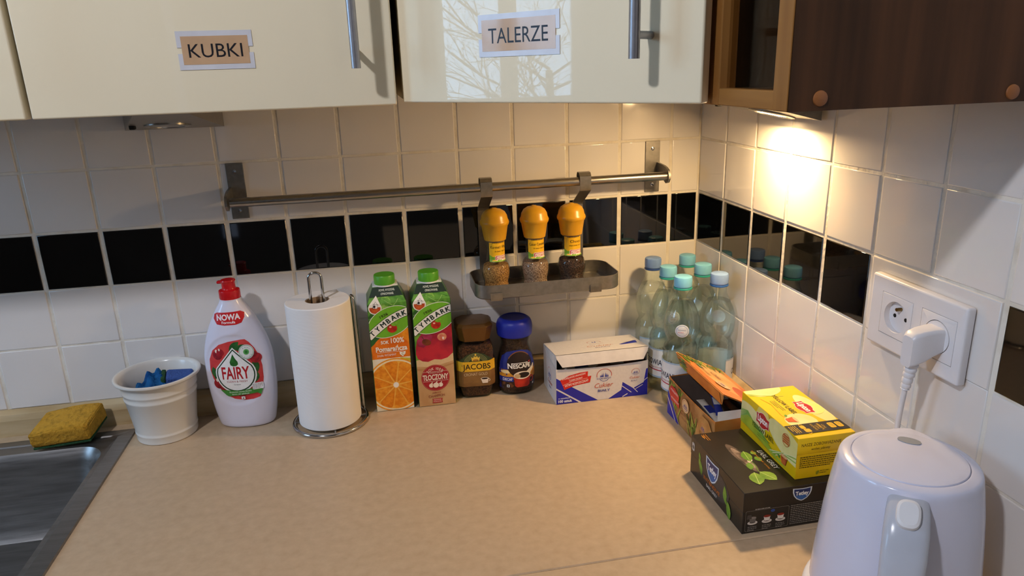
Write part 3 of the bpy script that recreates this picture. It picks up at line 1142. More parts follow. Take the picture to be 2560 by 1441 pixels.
to_obj('scouring_pad', bx((-.0275, -.0118, -.022), (-.0203, .0158, .035), .002, 2), M('dark_green_scour', '27502f', 0.95, scale=260, bump=1, bscale=500), sp, rot=(.25, .12, 0))

ys = thing('yellow_sponge', 'yellow dish sponge resting on the sink rim', 'sponge', (-1.181, -.060, .0055), .05)
SPM = M('yellow_foam', 'c4922a', 0.95, scale=120, col2='96701a', lo=.2, hi=.5, bump=1.0, bscale=220)
bm = bx((-.046, -.034, .0045), (.047, .030, .036), .006, 3)
bmesh.ops.subdivide_edges(bm, edges=bm.edges[:], cuts=3, use_grid_fill=True)
rn = random.Random(11)
for v in bm.verts:
    v.co.z += .003 * math.sin(v.co.x * 45 + 1) * (v.co.z > .02)
    v.co.x += v.co.y * .22
    v.co += V(rn.uniform(-1, 1), rn.uniform(-1, 1), rn.uniform(-1, 1)) * .0006
to_obj('foam', bm, SPM, ys, rot=(.22, -.03, 0), loc=(0, 0, .008), smooth=60)
bm = bx((-.044, -.033, .0005), (.045, .029, .0046), .0012, 2)
for v in bm.verts:
    v.co.x += v.co.y * .22
to_obj('scouring_pad', bm, M('dark_green_scour', '27502f'), ys, rot=(.22, -.03, 0), loc=(0, 0, .008))

# ------------------------------------------------------------------ washing-up liquid
FW = M('glossy_white_bottle', 'dfdcea', 0.2, var=.012, scale=12, coat=.2)
RED = ink('c2161c')
fa = thing('dish_soap_bottle', 'white dish soap bottle with red cap and red pomegranate label', 'bottle', (-.886, -.062, 0), -.13)
FT = [(0, .0425, .024), (.003, .0475, .0275), (.012, .050, .0295), (.035, .0545, .031), (.076, .0588, .0325), (.117, .0592, .0325), (.141, .0572, .0315), (.166, .0510, .0295), (.19, .0415, .0262), (.213, .0300, .0222),
      (.228, .0205, .0188), (.2355, .0172, .0172)]
fx = lambda z: interp(FXS, z)
fy = lambda z: interp(FYS, z)
FXS = [(b, a) for a, b in smooth_prof([(a, z) for z, a, _ in FT], 5)]
FYS = [(b, a) for a, b in smooth_prof([(c, z) for z, _, c in FT], 5)]


def fairy_y(x, z):
    a, b = fx(z), fy(z)
    q = min(1, abs(x) / a)
    y = b * (1 - q ** 2.3) ** (1 / 2.3)
    # recessed label panel
    d = ((x + .0005) / .0515) ** 2 + ((z - .1125) / .0650) ** 2
    y -= .0022 * max(0, min(1, (1.06 - d) / .16))
    # diagonal grip fold in the shoulder
    ln = z - (.178 + x * .42)
    y += .0016 * math.exp(-(ln / .007) ** 2) * (1 if z > .12 else 0) * max(0, 1 - q)
    return y


rings = []
for k in range(121):
    z = .2355 * k / 120
    a, b = fx(z), fy(z)
    r_ = []
    for i in range(88):
        t = 2 * PI * i / 88
        c, s = math.cos(t), math.sin(t)
        x = a * math.copysign(abs(c) ** (2 / 2.3), c)
        y = b * math.copysign(abs(s) ** (2 / 2.3), s)
        if s < 0:
            y = -fairy_y(x, z)
        r_.append((x, y, z))
    rings.append(r_)
bm = bmesh.new()
loft(bm, rings)
to_obj('body', bm, FW, fa, smooth=60)
cp = [(.0150, .2352), (.0172, .2362), (.0176, .238), (.0176, .2490), (.0170, .2510), (.0120, .2530), (.0112, .2545), (.0112, .2640), (.0118, .2655), (.0124, .2672), (.0118, .2688), (.0001, .2692)]
to_obj('neck_collar', lathe([(.0172, .2335), (.0180, .2345), (.0180, .2362), (.015, .2368)], 36), FW, fa)
RC = M('red_cap_plastic', 'c4161c', 0.25, scale=20)
cpo = to_obj('cap', lathe(cp, 40), RC, fa)
bm = bmesh.new()
box(bm, (-.0185, -.0045, .2625), (-.006, .0045, .2672), .0018, 2)
to_obj('spout_lip', bm, RC, cpo)


def ovalish(cu, cv, pts):
    return [(cu + a, cv + b) for a, b in pts]


S0 = lambda u, v, h: Vector((u, -fairy_y(u, v) - h, v))
S = lambda u, v, h: S0(u * 1.05, .1125 + (v - .1005) * 1.12, h)
P = Print(S, ustep=.004, vstep=.004, h0=.0003, dh=.00004)
lab = [(-.043, .0), (-.0415, .018), (-.034, .033), (-.022, .0425), (-.006, .047), (.014, .0495), (.021, .0495), (.027, .044), (.034, .034), (.040, .020), (.0425, .004), (.0420, -.016), (.0385, -.036), (.034, -.0465),
       (.022, -.0500), (.008, -.0505), (-.008, -.0475), (-.020, -.0405), (-.031, -.029), (-.0395, -.014)]
lc_ = (.0000, .1005)
LK = 1.07
P.poly(ovalish(lc_[0], lc_[1], lab), ink('d84a44', col2='c93035', scale=60))
GRN = ink('2f6a2c', col2='1e4f22', scale=120)
PG = ink('b2202a', col2='7c101c', scale=160)
for (u, v, l_, w_, a) in ((-.006, .032, .022, .011, 40), (.004, .034, .020, .010, 15), (-.037, .006, .020, .011, -80), (-.036, -.004, .017, .010, -60), (.031, .016, .022, .011, -80),
                          (.033, -.004, .018, .010, -100), (-.017, -.034, .014, .010, -20), (-.012, -.032, .012, .009, -60)):
    P.leaf(lc_[0] + u, lc_[1] + v, l_, w_, a, GRN)
for (u, v, r_) in ((-.026, .026, .008), (-.021, .030, .006), (-.031, -.022, .0085), (-.024, -.027, .006), (.035, .018, .0085), (.031, .024, .006), (.006, -.036, .009), (.014, -.035, .007)):
    P.ell(lc_[0] + u, lc_[1] + v, r_, r_ * .95, PG)
    P.ell(lc_[0] + u - r_ * .2, lc_[1] + v + r_ * .75, r_ * .25, r_ * .35, ink('f0dccb'))
drop = [(0.0, .0375)] + [(.0305 * math.sin(math.radians(t)), -.003 - .0285 * math.cos(math.radians(t))) for t in range(118, -119, -12)]
D = lambda k, dv=0: [(lc_[0] + a * k, lc_[1] - .003 + (b) * k + dv) for a, b in drop]
P.poly(D(1.09), ink('f4f2ee'))
P.poly(D(1.02), ink('22402a'))
P.poly(D(.955), ink('f4f2ee'))
tb = [(-.001, .0275), (-.0035, .0215), (-.0068, .0145), (-.006, .0095), (-.002, .0075), (.003, .0078), (.0065, .0105), (.006, .0150), (.0025, .0200)]
P.poly([(lc_[0] + a, lc_[1] + b) for a, b in tb], ink('2f7a2d', col2='174a1c', scale=120))
P.text('FAIRY', lc_[0] + .0002, lc_[1] - .0135, .0205, ink('b81420'), width=.045, bold=.02)
P.text('CLEAN & FRESH', lc_[0] + .0005, lc_[1] - .0195, .0034, ink('b2434a'), width=.033)
P.text('Granat', lc_[0] + .0005, lc_[1] - .0240, .0022, ink('555555'), width=.011)
P.ell(lc_[0] + .0215, lc_[1] + .0295, .0118, .0118, ink('e9ece8'))
P.arc(lc_[0] + .0215, lc_[1] + .0295, .0104, .0110, 0, 360, ink('5d9a5d'))
P.ell(lc_[0] + .0215, lc_[1] + .0295, .0045, .0045, ink('5fae5a'))
P.ell(lc_[0] + .0215, lc_[1] + .0295, .0022, .0026, ink('2f7d35'))
P.arctext('MNIEJ', lambda t: (lc_[0] + .0215 + .0066 * math.cos(math.radians(140 - 100 * t)), lc_[1] + .0295 + .0066 * math.sin(math.radians(140 - 100 * t))), .0018, ink('4a7a4a'))
P.arctext('PLASTIKU', lambda t: (lc_[0] + .0215 + .0098 * math.cos(math.radians(205 + 130 * t)), lc_[1] + .0295 + .0098 * math.sin(math.radians(205 + 130 * t))), .0018, ink('4a7a4a'))
P.poly([(lc_[0] + a, lc_[1] + b) for a, b in ((-.029, -.0312), (-.020, -.0405), (-.0165, -.0425), (.030, -.0395), (.036, -.0425), (.0375, -.0385), (.0385, -.0365), (.0398, -.029), (.004, -.0335))], ink('3f8a33'))
P.text('Skuteczne usuwa tłuszcz', lc_[0] + .0035, lc_[1] - .0362, .0026, ink('f2f2ea'), width=.036, rot=2)
P.text('łatwo się spłukuje', lc_[0] + .0035, lc_[1] - .0400, .0026, ink('f2f2ea'), width=.028, rot=2)
P.rect(lc_[0] + .024, lc_[1] - .0335, lc_[0] + .041, lc_[1] - .0225, ink('ece8e8'), .002)
P.lines(lc_[0] + .0245, lc_[0] + .040, lc_[1] - .0245, 4, .0022, .0008, ink('8a8a8a'), 5)
P.rect(lc_[0] + .004, lc_[1] - .0485, lc_[0] + .010, lc_[1] - .0435, ink('ece8e4'))
P.poly([(lc_[0] + .0055, lc_[1] - .0475), (lc_[0] + .0085, lc_[1] - .0475), (lc_[0] + .007, lc_[1] - .0448)], ink('303030'))
P.done('label_print', fa, 'red label with pomegranates and leaves')
P = Print(S0, ustep=.004, vstep=.004, h0=.0003, dh=.00004)
nb = [(-.0305, .0), (-.0290, .0085), (-.022, .0122), (0, .0132), (.021, .0142), (.0275, .0098), (.0275, .0005), (.0225, -.0095), (.012, -.0128), (-.01, -.0133), (-.024, -.0112)]
P.poly([(a * .90, .2055 + b * .84) for a, b in nb], ink('c8191d'))
P.text('NOWA', -.001, .2035, .0098, ink('f6eeee'), width=.040, bold=.035, rot=2)
P.text('Formuła', -.001, .1972, .0046, ink('f6eeee'), width=.023, bold=.02, rot=2)
P.done('neck_print', fa, 'red oval reading NOWA Formuła')

# ------------------------------------------------------------------ kitchen roll on its stand
rs = thing('roll_holder', 'chrome wire kitchen roll stand with round base', 'holder', (-.7385, -.100, 0))
bm = bmesh.new()
tube(bm, [(.0640 * math.cos(2 * PI * k / 64), .0640 * math.sin(2 * PI * k / 64), .0034) for k in range(64)], .0032, 12, closed=True)
to_obj('base_ring', bm, CHROME, rs)
bm = bmesh.new()
tube(bm, [(-.062, 0, .0048), (.062, 0, .0048)], .0024, 10)
tube(bm, [(.010, -.062, .0048), (.010, .062, .0048)], .0024, 10)
to_obj('base_cross', bm, CHROME, rs)
bm = bmesh.new()
arc_ = [(-.0105, 0, .007), (-.0105, 0, .268)] + [(-.0105 * math.cos(PI * k / 12), 0, .268 + .0105 * math.sin(PI * k / 12)) for k in range(1, 12)] + [(.0105, 0, .268), (.0105, 0, .007)]
tube(bm, arc_, .0026, 12)
to_obj('centre_loop', bm, CHROME, rs)
bm = bmesh.new()
ra_ = math.radians(28)
ex, ey = math.cos(ra_), math.sin(ra_)
tx_, ty_ = -ey, ex
pts = []
for s_, zz in ((-1, .004), (-1, .217)):
    pts.append((.0635 * ex + s_ * .007 * tx_, .0635 * ey + s_ * .007 * ty_, zz))
for k in range(1, 10):
    a = PI * k / 10
    pts.append((.0635 * ex - .007 * math.cos(a) * tx_, .0635 * ey - .007 * math.cos(a) * ty_, .217 + .007 * math.sin(a)))
for s_, zz in ((1, .217), (1, .004)):
    pts.append((.0635 * ex + s_ * .007 * tx_, .0635 * ey + s_ * .007 * ty_, zz))
tube(bm, pts, .0026, 12)
to_obj('side_arm', bm, CHROME, rs)
PAPER = M('embossed_paper', 'ece8e4', 0.95, var=.012, scale=30, sss=.0)
nt = PAPER.node_tree
wv = nt.nodes.new('ShaderNodeTexWave')
wv.wave_type = 'RINGS'
wv.inputs['Scale'].default_value = 55
wv.inputs['Distortion'].default_value = 9
wv.inputs['Detail'].default_value = 1
wv.inputs['Detail Scale'].default_value = .6
tc = nt.nodes.new('ShaderNodeTexCoord')
nt.links.new(tc.outputs['Object'], wv.inputs['Vector'])
bp_ = nt.nodes.new('ShaderNodeBump')
bp_.inputs['Strength'].default_value = .05
bp_.inputs['Distance'].default_value = .0012
nt.links.new(wv.outputs['Fac'], bp_.inputs['Height'])
nt.links.new(bp_.outputs[0], nt.nodes['Principled BSDF'].inputs['Normal'])
ro = thing('kitchen_roll', 'white paper kitchen roll on the chrome stand', 'paper roll', (-.7385, -.100, .0075))
to_obj('paper', lathe([(.0205, 0), (.0530, 0), (.0545, .0015), (.0545, .2215), (.0532, .223), (.0205, .223), (.0205, 0)], 72, cap0=False, cap1=False), PAPER, ro)
to_obj('cardboard_core', lathe([(.0185, .0002), (.0204, .0002), (.0204, .2222), (.0185, .2222), (.0185, .0002)], 40, cap0=False, cap1=False), M('brown_cardboard', 'a08568', 0.9, scale=40), ro)
bm = bmesh.new()
vs = [bm.verts.new(p) for p in ((.020, .035, .2232), (.034, .038, .2232), (.031, .046, .2252), (.022, .044, .2245))]
f_ = bm.faces.new(vs)
bmesh.ops.solidify(bm, geom=[f_], thickness=.0004)
to_obj('loose_sheet', bm, PAPER, ro)

# ------------------------------------------------------------------ juice cartons
CW, CD, CH = .0695, .0680, .2085


def carton(loc, rz, label, art):
    t = thing('juice_carton', label, 'carton', loc, rz, 'juice cartons')
    h = CW / 2
    bm = bmesh.new()
    rings = [[(-h, -CD, 0), (h, -CD, 0), (h, 0, 0), (-h, 0, 0)], [(-h, -CD, CH), (h, -CD, CH), (h, 0, CH), (-h, 0, CH)],
             [(-.0225, -CD + .017, .2345), (.0225, -CD + .017, .2345), (.0225, -.017, .2345), (-.0225, -.017, .2345)]]
    loft(bm, rings)
    bmesh.ops.bevel(bm, geom=[e for e in bm.edges], offset=.0009, segments=2, affect='EDGES')
    to_obj('body', bm, [M('carton_board_' + art, '4a7a3a', 0.35, scale=50, col2='2f5a26')], t)
    to_obj('white_shoulder', bx((-.0224, -CD + .0172, .2338), (.0224, -.0172, .2365), .0006, 1), M('white_spout', 'e8e8e4', .4), t)
    to_obj('spout', lathe([(.0185, .2344), (.0185, .2385)], 36), M('white_spout', 'e8e8e4', .4), t, loc=(0, -CD / 2 - .004, 0))
    bm = lathe([(.0182, .2372), (.0187, .2377), (.0187, .2525), (.0178, .2539), (.0001, .2542)], 60, cap1=False)
    to_obj('screw_cap', bm, M('green_screw_cap', '5aa82a', 0.35, scale=40), t, loc=(0, -CD / 2 - .004, 0))

    def S(u, v, hh):
        if v <= CH:
            return Vector((u - h, -CD - hh, v))
        k = (v - CH) / .031
        sl = math.hypot(.017, .026)
        x = (u - h) * (1 - k * (1 - .0225 / h))
        return Vector((x, -CD + k * .017 - hh * .84, CH + k * .026 + hh * .54))
    P = Print(S, clip=(0.0008, .001, CW - .0008, CH + .0295), vstep=None)
    carton_top(P)
    (orange_art if art == 'orange' else apple_art)(P)
    brand_art(P)
    P.done('front_print', t)
    return t


LEAFG = [ink('6faa3e', col2='4a8a2c', scale=90), ink('9cca5c', col2='74ac3c', scale=90), ink('3f7a34', col2='2c5c26', scale=90)]


def split_poly(P, pts, mat):
    """a polygon that straddles the shoulder fold is cut there"""
    P.poly(pts, mat)


def carton_top(P):
    P.rect(0, .135, CW, CH, LEAFG[0])
    P.poly([(0, CH), (CW, CH), (CW, CH + .031), (0, CH + .031)], LEAFG[0])
    rn = random.Random(4)
    for k in range(16):
        P.vstep = .2085
        P.leaf(rn.uniform(0, CW), rn.uniform(.165, .235), rn.uniform(.02, .034), rn.uniform(.009, .014), rn.uniform(200, 340), LEAFG[k % 3], ink('a8cc78'))
    P.rect(0, CH + .012, CW, CH + .0300, ink('1d3328'))
    P.text('NOWE, WYGODNE', CW * .54, CH + .0222, .0042, ink('d4ddd0'), width=.038, bold=.02)
    P.text('OPAKOWANIE', CW * .54, CH + .0152, .0042, ink('d4ddd0'), width=.028, bold=.02)
    # drop badge
    c = (.0135, .2010)
    dp = [(0, .0225)] + [(.0118 * math.sin(math.radians(t)), -.0118 * math.cos(math.radians(t))) for t in range(125, -126, -14)]
    P.line([(.018, .197), (.026, .188), (.032, .185)], .0016, ink('7a2a1c'))
    P.poly([(c[0] + a, c[1] + b) for a, b in dp], ink('f3f0ea'))
    P.poly([(c[0] + a * .86, c[1] + b * .86) for a, b in dp], ink('efeee8'))
    P.ell(c[0], c[1] - .0002, .0098, .0098, ink('d2622a', col2='a83a16', scale=120), t0=170, t1=370)
    P.poly([(c[0] - .004, c[1] + .000), (c[0] + .004, c[1] - .001), (c[0] + .0055, c[1] + .006), (c[0] - .003, c[1] + .008)], ink('f4f4f4'))
    P.line([(c[0] - .004, c[1]), (c[0] + .004, c[1] - .001), (c[0] + .0055, c[1] + .006), (c[0] - .003, c[1] + .008), (c[0] - .004, c[1]), (c[0] + .001, c[1] + .0115), (c[0] + .0055, c[1] + .006)], .0006, ink('20242a'))
    P.ell(c[0] - .0008, c[1] + .003, .0020, .0024, ink('20242a'))


def brand_art(P):
    lime, white, dk = ink('6fb52a'), ink('f1f0ea'), ink('15302a')
    P.ell(.038, .1735, .0415, .0275, white, rot=22)
    P.ell(.038, .1735, .0405, .0265, lime, rot=22)
    mid = lambda t: (-.002 + .0735 * t, .1495 + .0395 * t + .0085 * math.sin(PI * t * .85) - .002)
    edge = []
    for off in (-.0068, .0068):
        row = []
        for k in range(15):
            t = k / 14
            a, b = Vector(mid(max(0, t - .03))), Vector(mid(min(1, t + .03)))
            d = (b - a).normalized()
            p = mid(t)
            row.append((p[0] - d.y * off, p[1] + d.x * off))
        edge.append(row)
    big = [(p[0], p[1] - .0012) for p in edge[0]] + [(p[0], p[1] + .0012) for p in edge[1][::-1]]
    P.poly(big, ink('234a20'))
    P.poly(edge[0] + edge[1][::-1], white)
    def base(t):
        t = .045 + .90 * t
        a, b = Vector(mid(max(0, t - .02))), Vector(mid(min(1, t + .02)))
        d = (b - a).normalized()
        p = mid(t)
        return (p[0] + d.y * .0043, p[1] - d.x * .0043)
    P.arctext('TYMBARK', base, .0094, dk, bold=0, kx=1.0, heavy=.00045)
    P.text('1936', .0285, .1845, .0052, ink('3a4a14'), width=.0155, rot=24, bold=.01)
    P.ell(.0405, .1610, .0088, .0080, ink('c9301e', col2='9e1a14', scale=140))
    P.ell(.0375, .1640, .0022, .0016, ink('f0b8a4'))
    P.leaf(.039, .1675, .0135, .0075, 12, ink('8cc63a', col2='6aa82a'))


def orange_art(P):
    P.rect(0, .104, CW, .150, ink('e48a1c', col2='c9640e', scale=60))
    P.poly([(0, .128), (.012, .138), (.028, .150), (0, .158)], ink('27602c'))
    P.ell(.060, .150, .018, .013, ink('ef9a1e', col2='d87a12', scale=100))
    P.ell(.036, .117, .034, .032, ink('e67a16', col2='d8640e', scale=80))
    P.leaf(.055, .168, .02, .012, -20, LEAFG[1])
    P.rect(0, 0, CW, .104, ink('e9e2d2', col2='d8cba8', scale=40))
    P.poly([(.050, .104), (CW, .100), (CW, .09), (.058, .09)], ink('c7b52e'))
    c, R = (.039, .0505), .0525
    P.ell(c[0], c[1], R, R, ink('eea01e', col2='e08814', scale=100), n=64)
    P.ell(c[0], c[1], R * .955, R * .955, ink('f4e2bc'), n=64)
    P.ell(c[0], c[1], R * .90, R * .90, ink('f3b850', col2='eca838', scale=120), n=64)
    seg = [ink('ec9320', col2='d5730c', scale=150), ink('f0a02c', col2='dc7e12', scale=150)]
    for k in range(10):
        a0 = 36 * k + 8
        pts = []
        for rr_, aa in ((.10, 18), (.5, 2.0), (.80, 1.6), (.87, 4), (.895, 10), (.90, 18), (.895, 26), (.87, 32), (.80, 34.4), (.5, 34.0)):
            t = math.radians(a0 + aa)
            pts.append((c[0] + R * rr_ * math.cos(t), c[1] + R * rr_ * math.sin(t)))
        P.poly(pts, seg[k % 2])
    P.ell(c[0], c[1], .005, .0055, ink('f7efe0'))
    wt = ink('f7f2ea')
    P.text('SOK', .0255, .1325, .0062, wt, width=.0145, bold=.03)
    P.text('100%', .0480, .1330, .0098, wt, width=.0235, bold=.02)
    P.text('Pomarańcza', .0365, .1180, .0096, wt, width=.0560, bold=.03)
    P.line([(.010, .1160), (.058, .1160)], .0005, wt)
    P.text('źródło WITAMINY', .0270, .1085, .0044, wt, width=.034, bold=.015)
    P.poly([(.0500, .1150), (.0560, .1140), (.0610, .1155), (.0605, .1105), (.0555, .1055), (.0505, .1100)], wt)
    P.text('C', .0556, .1085, .0045, ink('8a9a3a'), bold=.02)


def apple_art(P):
    P.rect(0, .085, CW, .150, ink('7aa83c', col2='4f8a28', scale=70))
    P.rect(0, 0, CW, .094, ink('cda574', col2='bd9160', scale=30))
    P.poly([(0, .094), (CW, .102), (CW, .088), (.03, .078), (0, .082)], ink('dcbd8e'))
    P.poly([(0, .078), (.03, .074), (CW, .084), (CW, .081), (.03, .070), (0, .074)], ink('b98a58'))
    P.ell(.066, .150, .016, .012, ink('c02a2c', col2='9a1420', scale=120))
    apple = [(.0015, .118), (.001, .106), (.004, .097), (.012, .0915), (.022, .0895), (.034, .0935), (.046, .0915), (.058, .0945), (.068, .103), (.074, .118), (.073, .135), (.066, .146), (.055, .1505), (.044, .149),
             (.034, .1455), (.024, .147), (.013, .1445), (.005, .134)]
    P.poly(apple, ink('c02638', col2='8a1230', scale=38, lo=.3, hi=.6))
    P.poly([(.004, .132), (.013, .142), (.024, .144), (.033, .140), (.030, .128), (.016, .118), (.005, .122)], ink('a8325a', col2='8a1c3c', scale=70))
    P.ell(.0215, .128, .0085, .0060, ink('7a3a1c', col2='5a1a18', scale=120), rot=-20)
    P.line([(.0205, .127), (.016, .136), (.014, .1395)], .0011, ink('5a3a1c'))
    P.ell(.050, .136, .0085, .0075, ink('d9a07a', col2='c8604c', scale=150))
    P.ell(.052, .1335, .0018, .0026, ink('f0d8d0'))
    c, R = (.0335, .0565), .0262
    rd = ink('a8202a')
    wt = ink('efe0cc')
    P.ell(c[0], c[1], R, R, rd, n=48)
    P.arc(c[0], c[1], R * .955, R * .965, 0, 360, ink('d8a08a'))
    P.arctext('SOK 100%', lambda t: (c[0] + R * .62 * math.cos(math.radians(140 - 100 * t)), c[1] + R * .62 * math.sin(math.radians(140 - 100 * t))), .0052, wt, bold=.01, kx=.9)
    P.line([(c[0] - .023, c[1] + .0128), (c[0] + .023, c[1] + .0128)], .0005, wt)
    P.text('Z POLSKICH SADÓW', c[0], c[1] + .0095, .0021, wt, width=.026)
    P.text('TŁOCZONY', c[0], c[1] - .0035, .0108, wt, width=.0470, bold=.03)
    P.line([(c[0] - .023, c[1] - .0060), (c[0] + .023, c[1] - .0060)], .0006, wt)
    for dx, r_ in ((-.0085, .0050), (.0085, .0050), (0, .0062)):
        P.ell(c[0] + dx, c[1] - .0145, r_, r_ * .95, rd)
        P.ell(c[0] + dx, c[1] - .0145, r_ * .88, r_ * .83, wt)
        P.leaf(c[0] + dx, c[1] - .0145 + r_ * .8, .004, .002, 40, wt)
    P.text('JABŁKO', c[0], .0255, .0036, ink('9a4a3a'), width=.016)
    P.text('CHAMPION', c[0], .0180, .0052, ink('8a3a34'), width=.030, rot=3)
    P.poly([(.025, .0060), (.044, .0060), (.0430, .0105), (.044, .0150), (.025, .0150), (.0260, .0105)], ink('b23a34'))
    P.text('ODMIANA', .0345, .0115, .0024, wt, width=.014)
    P.text('WYJĄTKOWA', .0345, .0078, .0024, wt, width=.015)


carton((-.6235, -.0165, 0), 0.02, 'orange juice carton with green screw cap beside the kitchen roll', 'orange')
carton((-.5440, -.0175, 0), 0.0, 'apple juice carton with green screw cap beside the coffee jars', 'apple')

# ------------------------------------------------------------------ coffee jars
COFFEE = M('coffee_granules', '6e4126', 0.85, scale=330, col2='3a1e10', lo=.4, hi=.6, bump=.9, bscale=350)
COFFEE2 = M('coffee_powder', '4a2c1a', 0.85, scale=330, col2='2f1a0e', lo=.4, hi=.6, bump=.6, bscale=350)
JGLASS = thin_clear('jar_glass', (0.88, 0.90, 0.88), 0.03)


def octo(w_, z, c=.36, cy=0, d=None):
    d = d or w_
    k = 1 - c
    return [(w_ * k, -d, z), (w_, -d * k, z), (w_, d * k, z), (w_ * k, d, z), (-w_ * k, d, z), (-w_, d * k, z), (-w_, -d * k, z), (-w_ * k, -d, z)]


ja = thing('coffee_jar', 'brown coffee jar with faceted bronze lid and yellow label with crown', 'jar', (-.4665, -.0495, 0), -.06, 'coffee jars')
JP = [(.0245, 0), (.0275, .0015), (.0290, .006), (.0352, .030), (.0360, .034), (.0360, .092), (.0350, .099), (.0305, .1115), (.0285, .1155), (.0285, .119)]
JDp = .88
bm = bmesh.new()
loft(bm, [octo(r_, z, .28, d=r_ * JDp) for r_, z in JP])
bmesh.ops.bevel(bm, geom=bm.edges[:], offset=.0014, segments=2, affect='EDGES')
to_obj('jar_glass', bm, JGLASS, ja, smooth=15)
bm = bmesh.new()
loft(bm, [octo(r_ - .002, z + .003, .28, d=(r_ - .002) * JDp) for r_, z in JP[:7]] + [octo(.030, .107, .28, d=.03 * JDp)])
to_obj('coffee', bm, COFFEE, ja)
GOLD = M('bronze_lid', '6f4c22', 0.35, metal=.4, scale=60, var=.05)
bm = bmesh.new()
loft(bm, [octo(.0285, .1160, .38, d=.0275), octo(.0290, .1175, .38, d=.0280), octo(.0352, .1430, .38, d=.0335), octo(.0356, .1450, .38, d=.0340), octo(.0345, .1465, .38, d=.0328), octo(.031, .1505, .38, d=.0292), octo(.001, .1520, .38)])
bmesh.ops.bevel(bm, geom=bm.edges[:], offset=.0007, segments=1, affect='EDGES')
to_obj('lid', bm, GOLD, ja, smooth=0)
JF = 1 - .28


def SJ(u, v, h):
    """front flat plus the two chamfers of the octagonal jar"""
    v *= 1.11
    w_ = interp([(b, a) for a, b in JP], v)
    d = w_ * JDp
    a = w_ * JF
    if abs(u) <= a:
        return Vector((u, -d - h, v))
    s = 1 if u > 0 else -1
    e = abs(u) - a
    dx, dy = w_ - a, d - d * JF
    ln = math.hypot(dx, dy)
    k = e / ln
    if k <= 1:
        return Vector((s * (a + dx * k + h * .7), -d + dy * k - h * .7, v))
    return Vector((s * (w_ + h), -d * JF + (k - 1) * ln, v))


P = Print(SJ, ustep=.0035, vstep=.004, h0=.0006)
P.rect(-.0385, .0245, .0385, .072, ink('8a6436', col2='7a562c', scale=40))
ov = ink('3a4a2c', col2='2c3a22', scale=200)
P.poly([(-.0385, .070), (-.030, .0745), (-.015, .0835), (0, .0865), (.015, .0835), (.030, .0745), (.0385, .070)], ov)
for rr_ in range(4):
    P.arc(0, .060, .0175 + rr_ * .0022, .0183 + rr_ * .0022, 28, 152, ink('8a8a54'), n=18)
P.poly([(-.0385, .054), (-.0385, .0720), (-.02, .0705), (0, .070), (.02, .0705), (.0385, .0720), (.0385, .054), (.02, .0528), (0, .0523), (-.02, .0528)], ink('e8bc34', col2='dca81e', scale=50))
P.text('JACOBS', .001, .0565, .0100, ink('241a10'), width=.052, bold=.012, rot=0)
cr = ink('e6c04a')
P.poly([(-.0070, .0715), (-.0080, .0790), (-.0048, .0768), (-.0030, .0800), (0, .0785), (.0030, .0800), (.0048, .0768), (.0080, .0790), (.0070, .0715)], cr)
P.ell(0, .0825, .0018, .0018, cr)
P.ell(0, .0728, .0055, .0018, ink('a8742a'))
P.text('CRONAT GOLD', -.001, .0450, .0052, ink('d9c39c'), width=.044)
P.poly([(.008, .0385), (.0225, .0385), (.0210, .0300), (.0110, .0300)], ink('ecdcc8'))
P.ell(.0153, .0385, .0075, .0022, ink('f4e8d8'))
P.ell(.0153, .0384, .0062, .0016, ink('2a1610'))
P.arc(.0230, .0355, .0017, .0026, -100, 100, ink('ecdcc8'))
P.done('label_print', ja, 'yellow and brown label with crown')

ne = thing('coffee_jar', 'waisted coffee jar with round blue lid and blue label', 'jar', (-.3880, -.0520, 0), .02, 'coffee jars')
NP = [(.0275, 0), (.0325, .002), (.0345, .008), (.0358, .025), (.0358, .045), (.0340, .060), (.0295, .075), (.0262, .086), (.0270, .094), (.0292, .102), (.0285, .107)]
NP = [(a, b * 1.12) for a, b in NP]
NS = smooth_prof(NP, 4)
to_obj('jar_glass', lathe(NS, 48, sy=.9, p=2.4), JGLASS, ne)
to_obj('coffee', lathe([(r_ - .0022, z) for r_, z in NS if .004 < z < .116], 48, sy=.9, p=2.4), COFFEE2, ne)
BL = M('blue_lid', '1c2a9c', 0.42, scale=60, bump=.05)
to_obj('lid', lathe(smooth_prof([(.0295, .1152), (.0325, .1160), (.0337, .1190), (.0344, .1290), (.0338, .1370), (.0314, .1438), (.0268, .1482), (.0238, .1494), (.0228, .1480), (.012, .1470), (.0001, .1468)], 4), 56, cap1=False), BL, ne)
nr = lambda z: interp([(b, a) for a, b in NS], z)


def SN(u, v, h):
    v *= 1.13
    r_ = nr(v)
    x = u
    q = min(.999, abs(x) / r_)
    y = r_ * .9 * (1 - q ** 2.4) ** (1 / 2.4)
    return Vector((x, -y - h, v))


P = Print(SN, clip=(-.0345, .012, .0345, .09), ustep=.0035, vstep=.004, h0=.0005)
lbl = [(-.0342, .013), (.0342, .013), (.0342, .045), (.0325, .058), (.0285, .070), (.020, .0775), (.008, .0800), (-.008, .0800), (-.020, .0775), (-.0285, .070), (-.0325, .058), (-.0342, .045)]
P.poly(lbl, ink('222e86', col2='1b256e', scale=50))
P.poly([(-.0342, .0300), (.0342, .0300), (.0342, .0480), (.012, .040), (-.012, .040), (-.0342, .0480)], ink('d8962a', col2='b8701c', scale=60))
P.poly([(-.0342, .0120), (.0342, .0120), (.0342, .0305), (-.0342, .0305)], ink('3a2012', col2='22100a', scale=120))
P.ell(-.024, .044, .0085, .0030, ink('f4dca0'))
P.ell(.002, .0560, .0242, .0220, ink('2a1a12', col2='1c100a', scale=40), n=48)
P.arc(.002, .0560, .0228, .0243, 40, 150, ink('7a4a24'), sy=.91)
wt = ink('efece6')
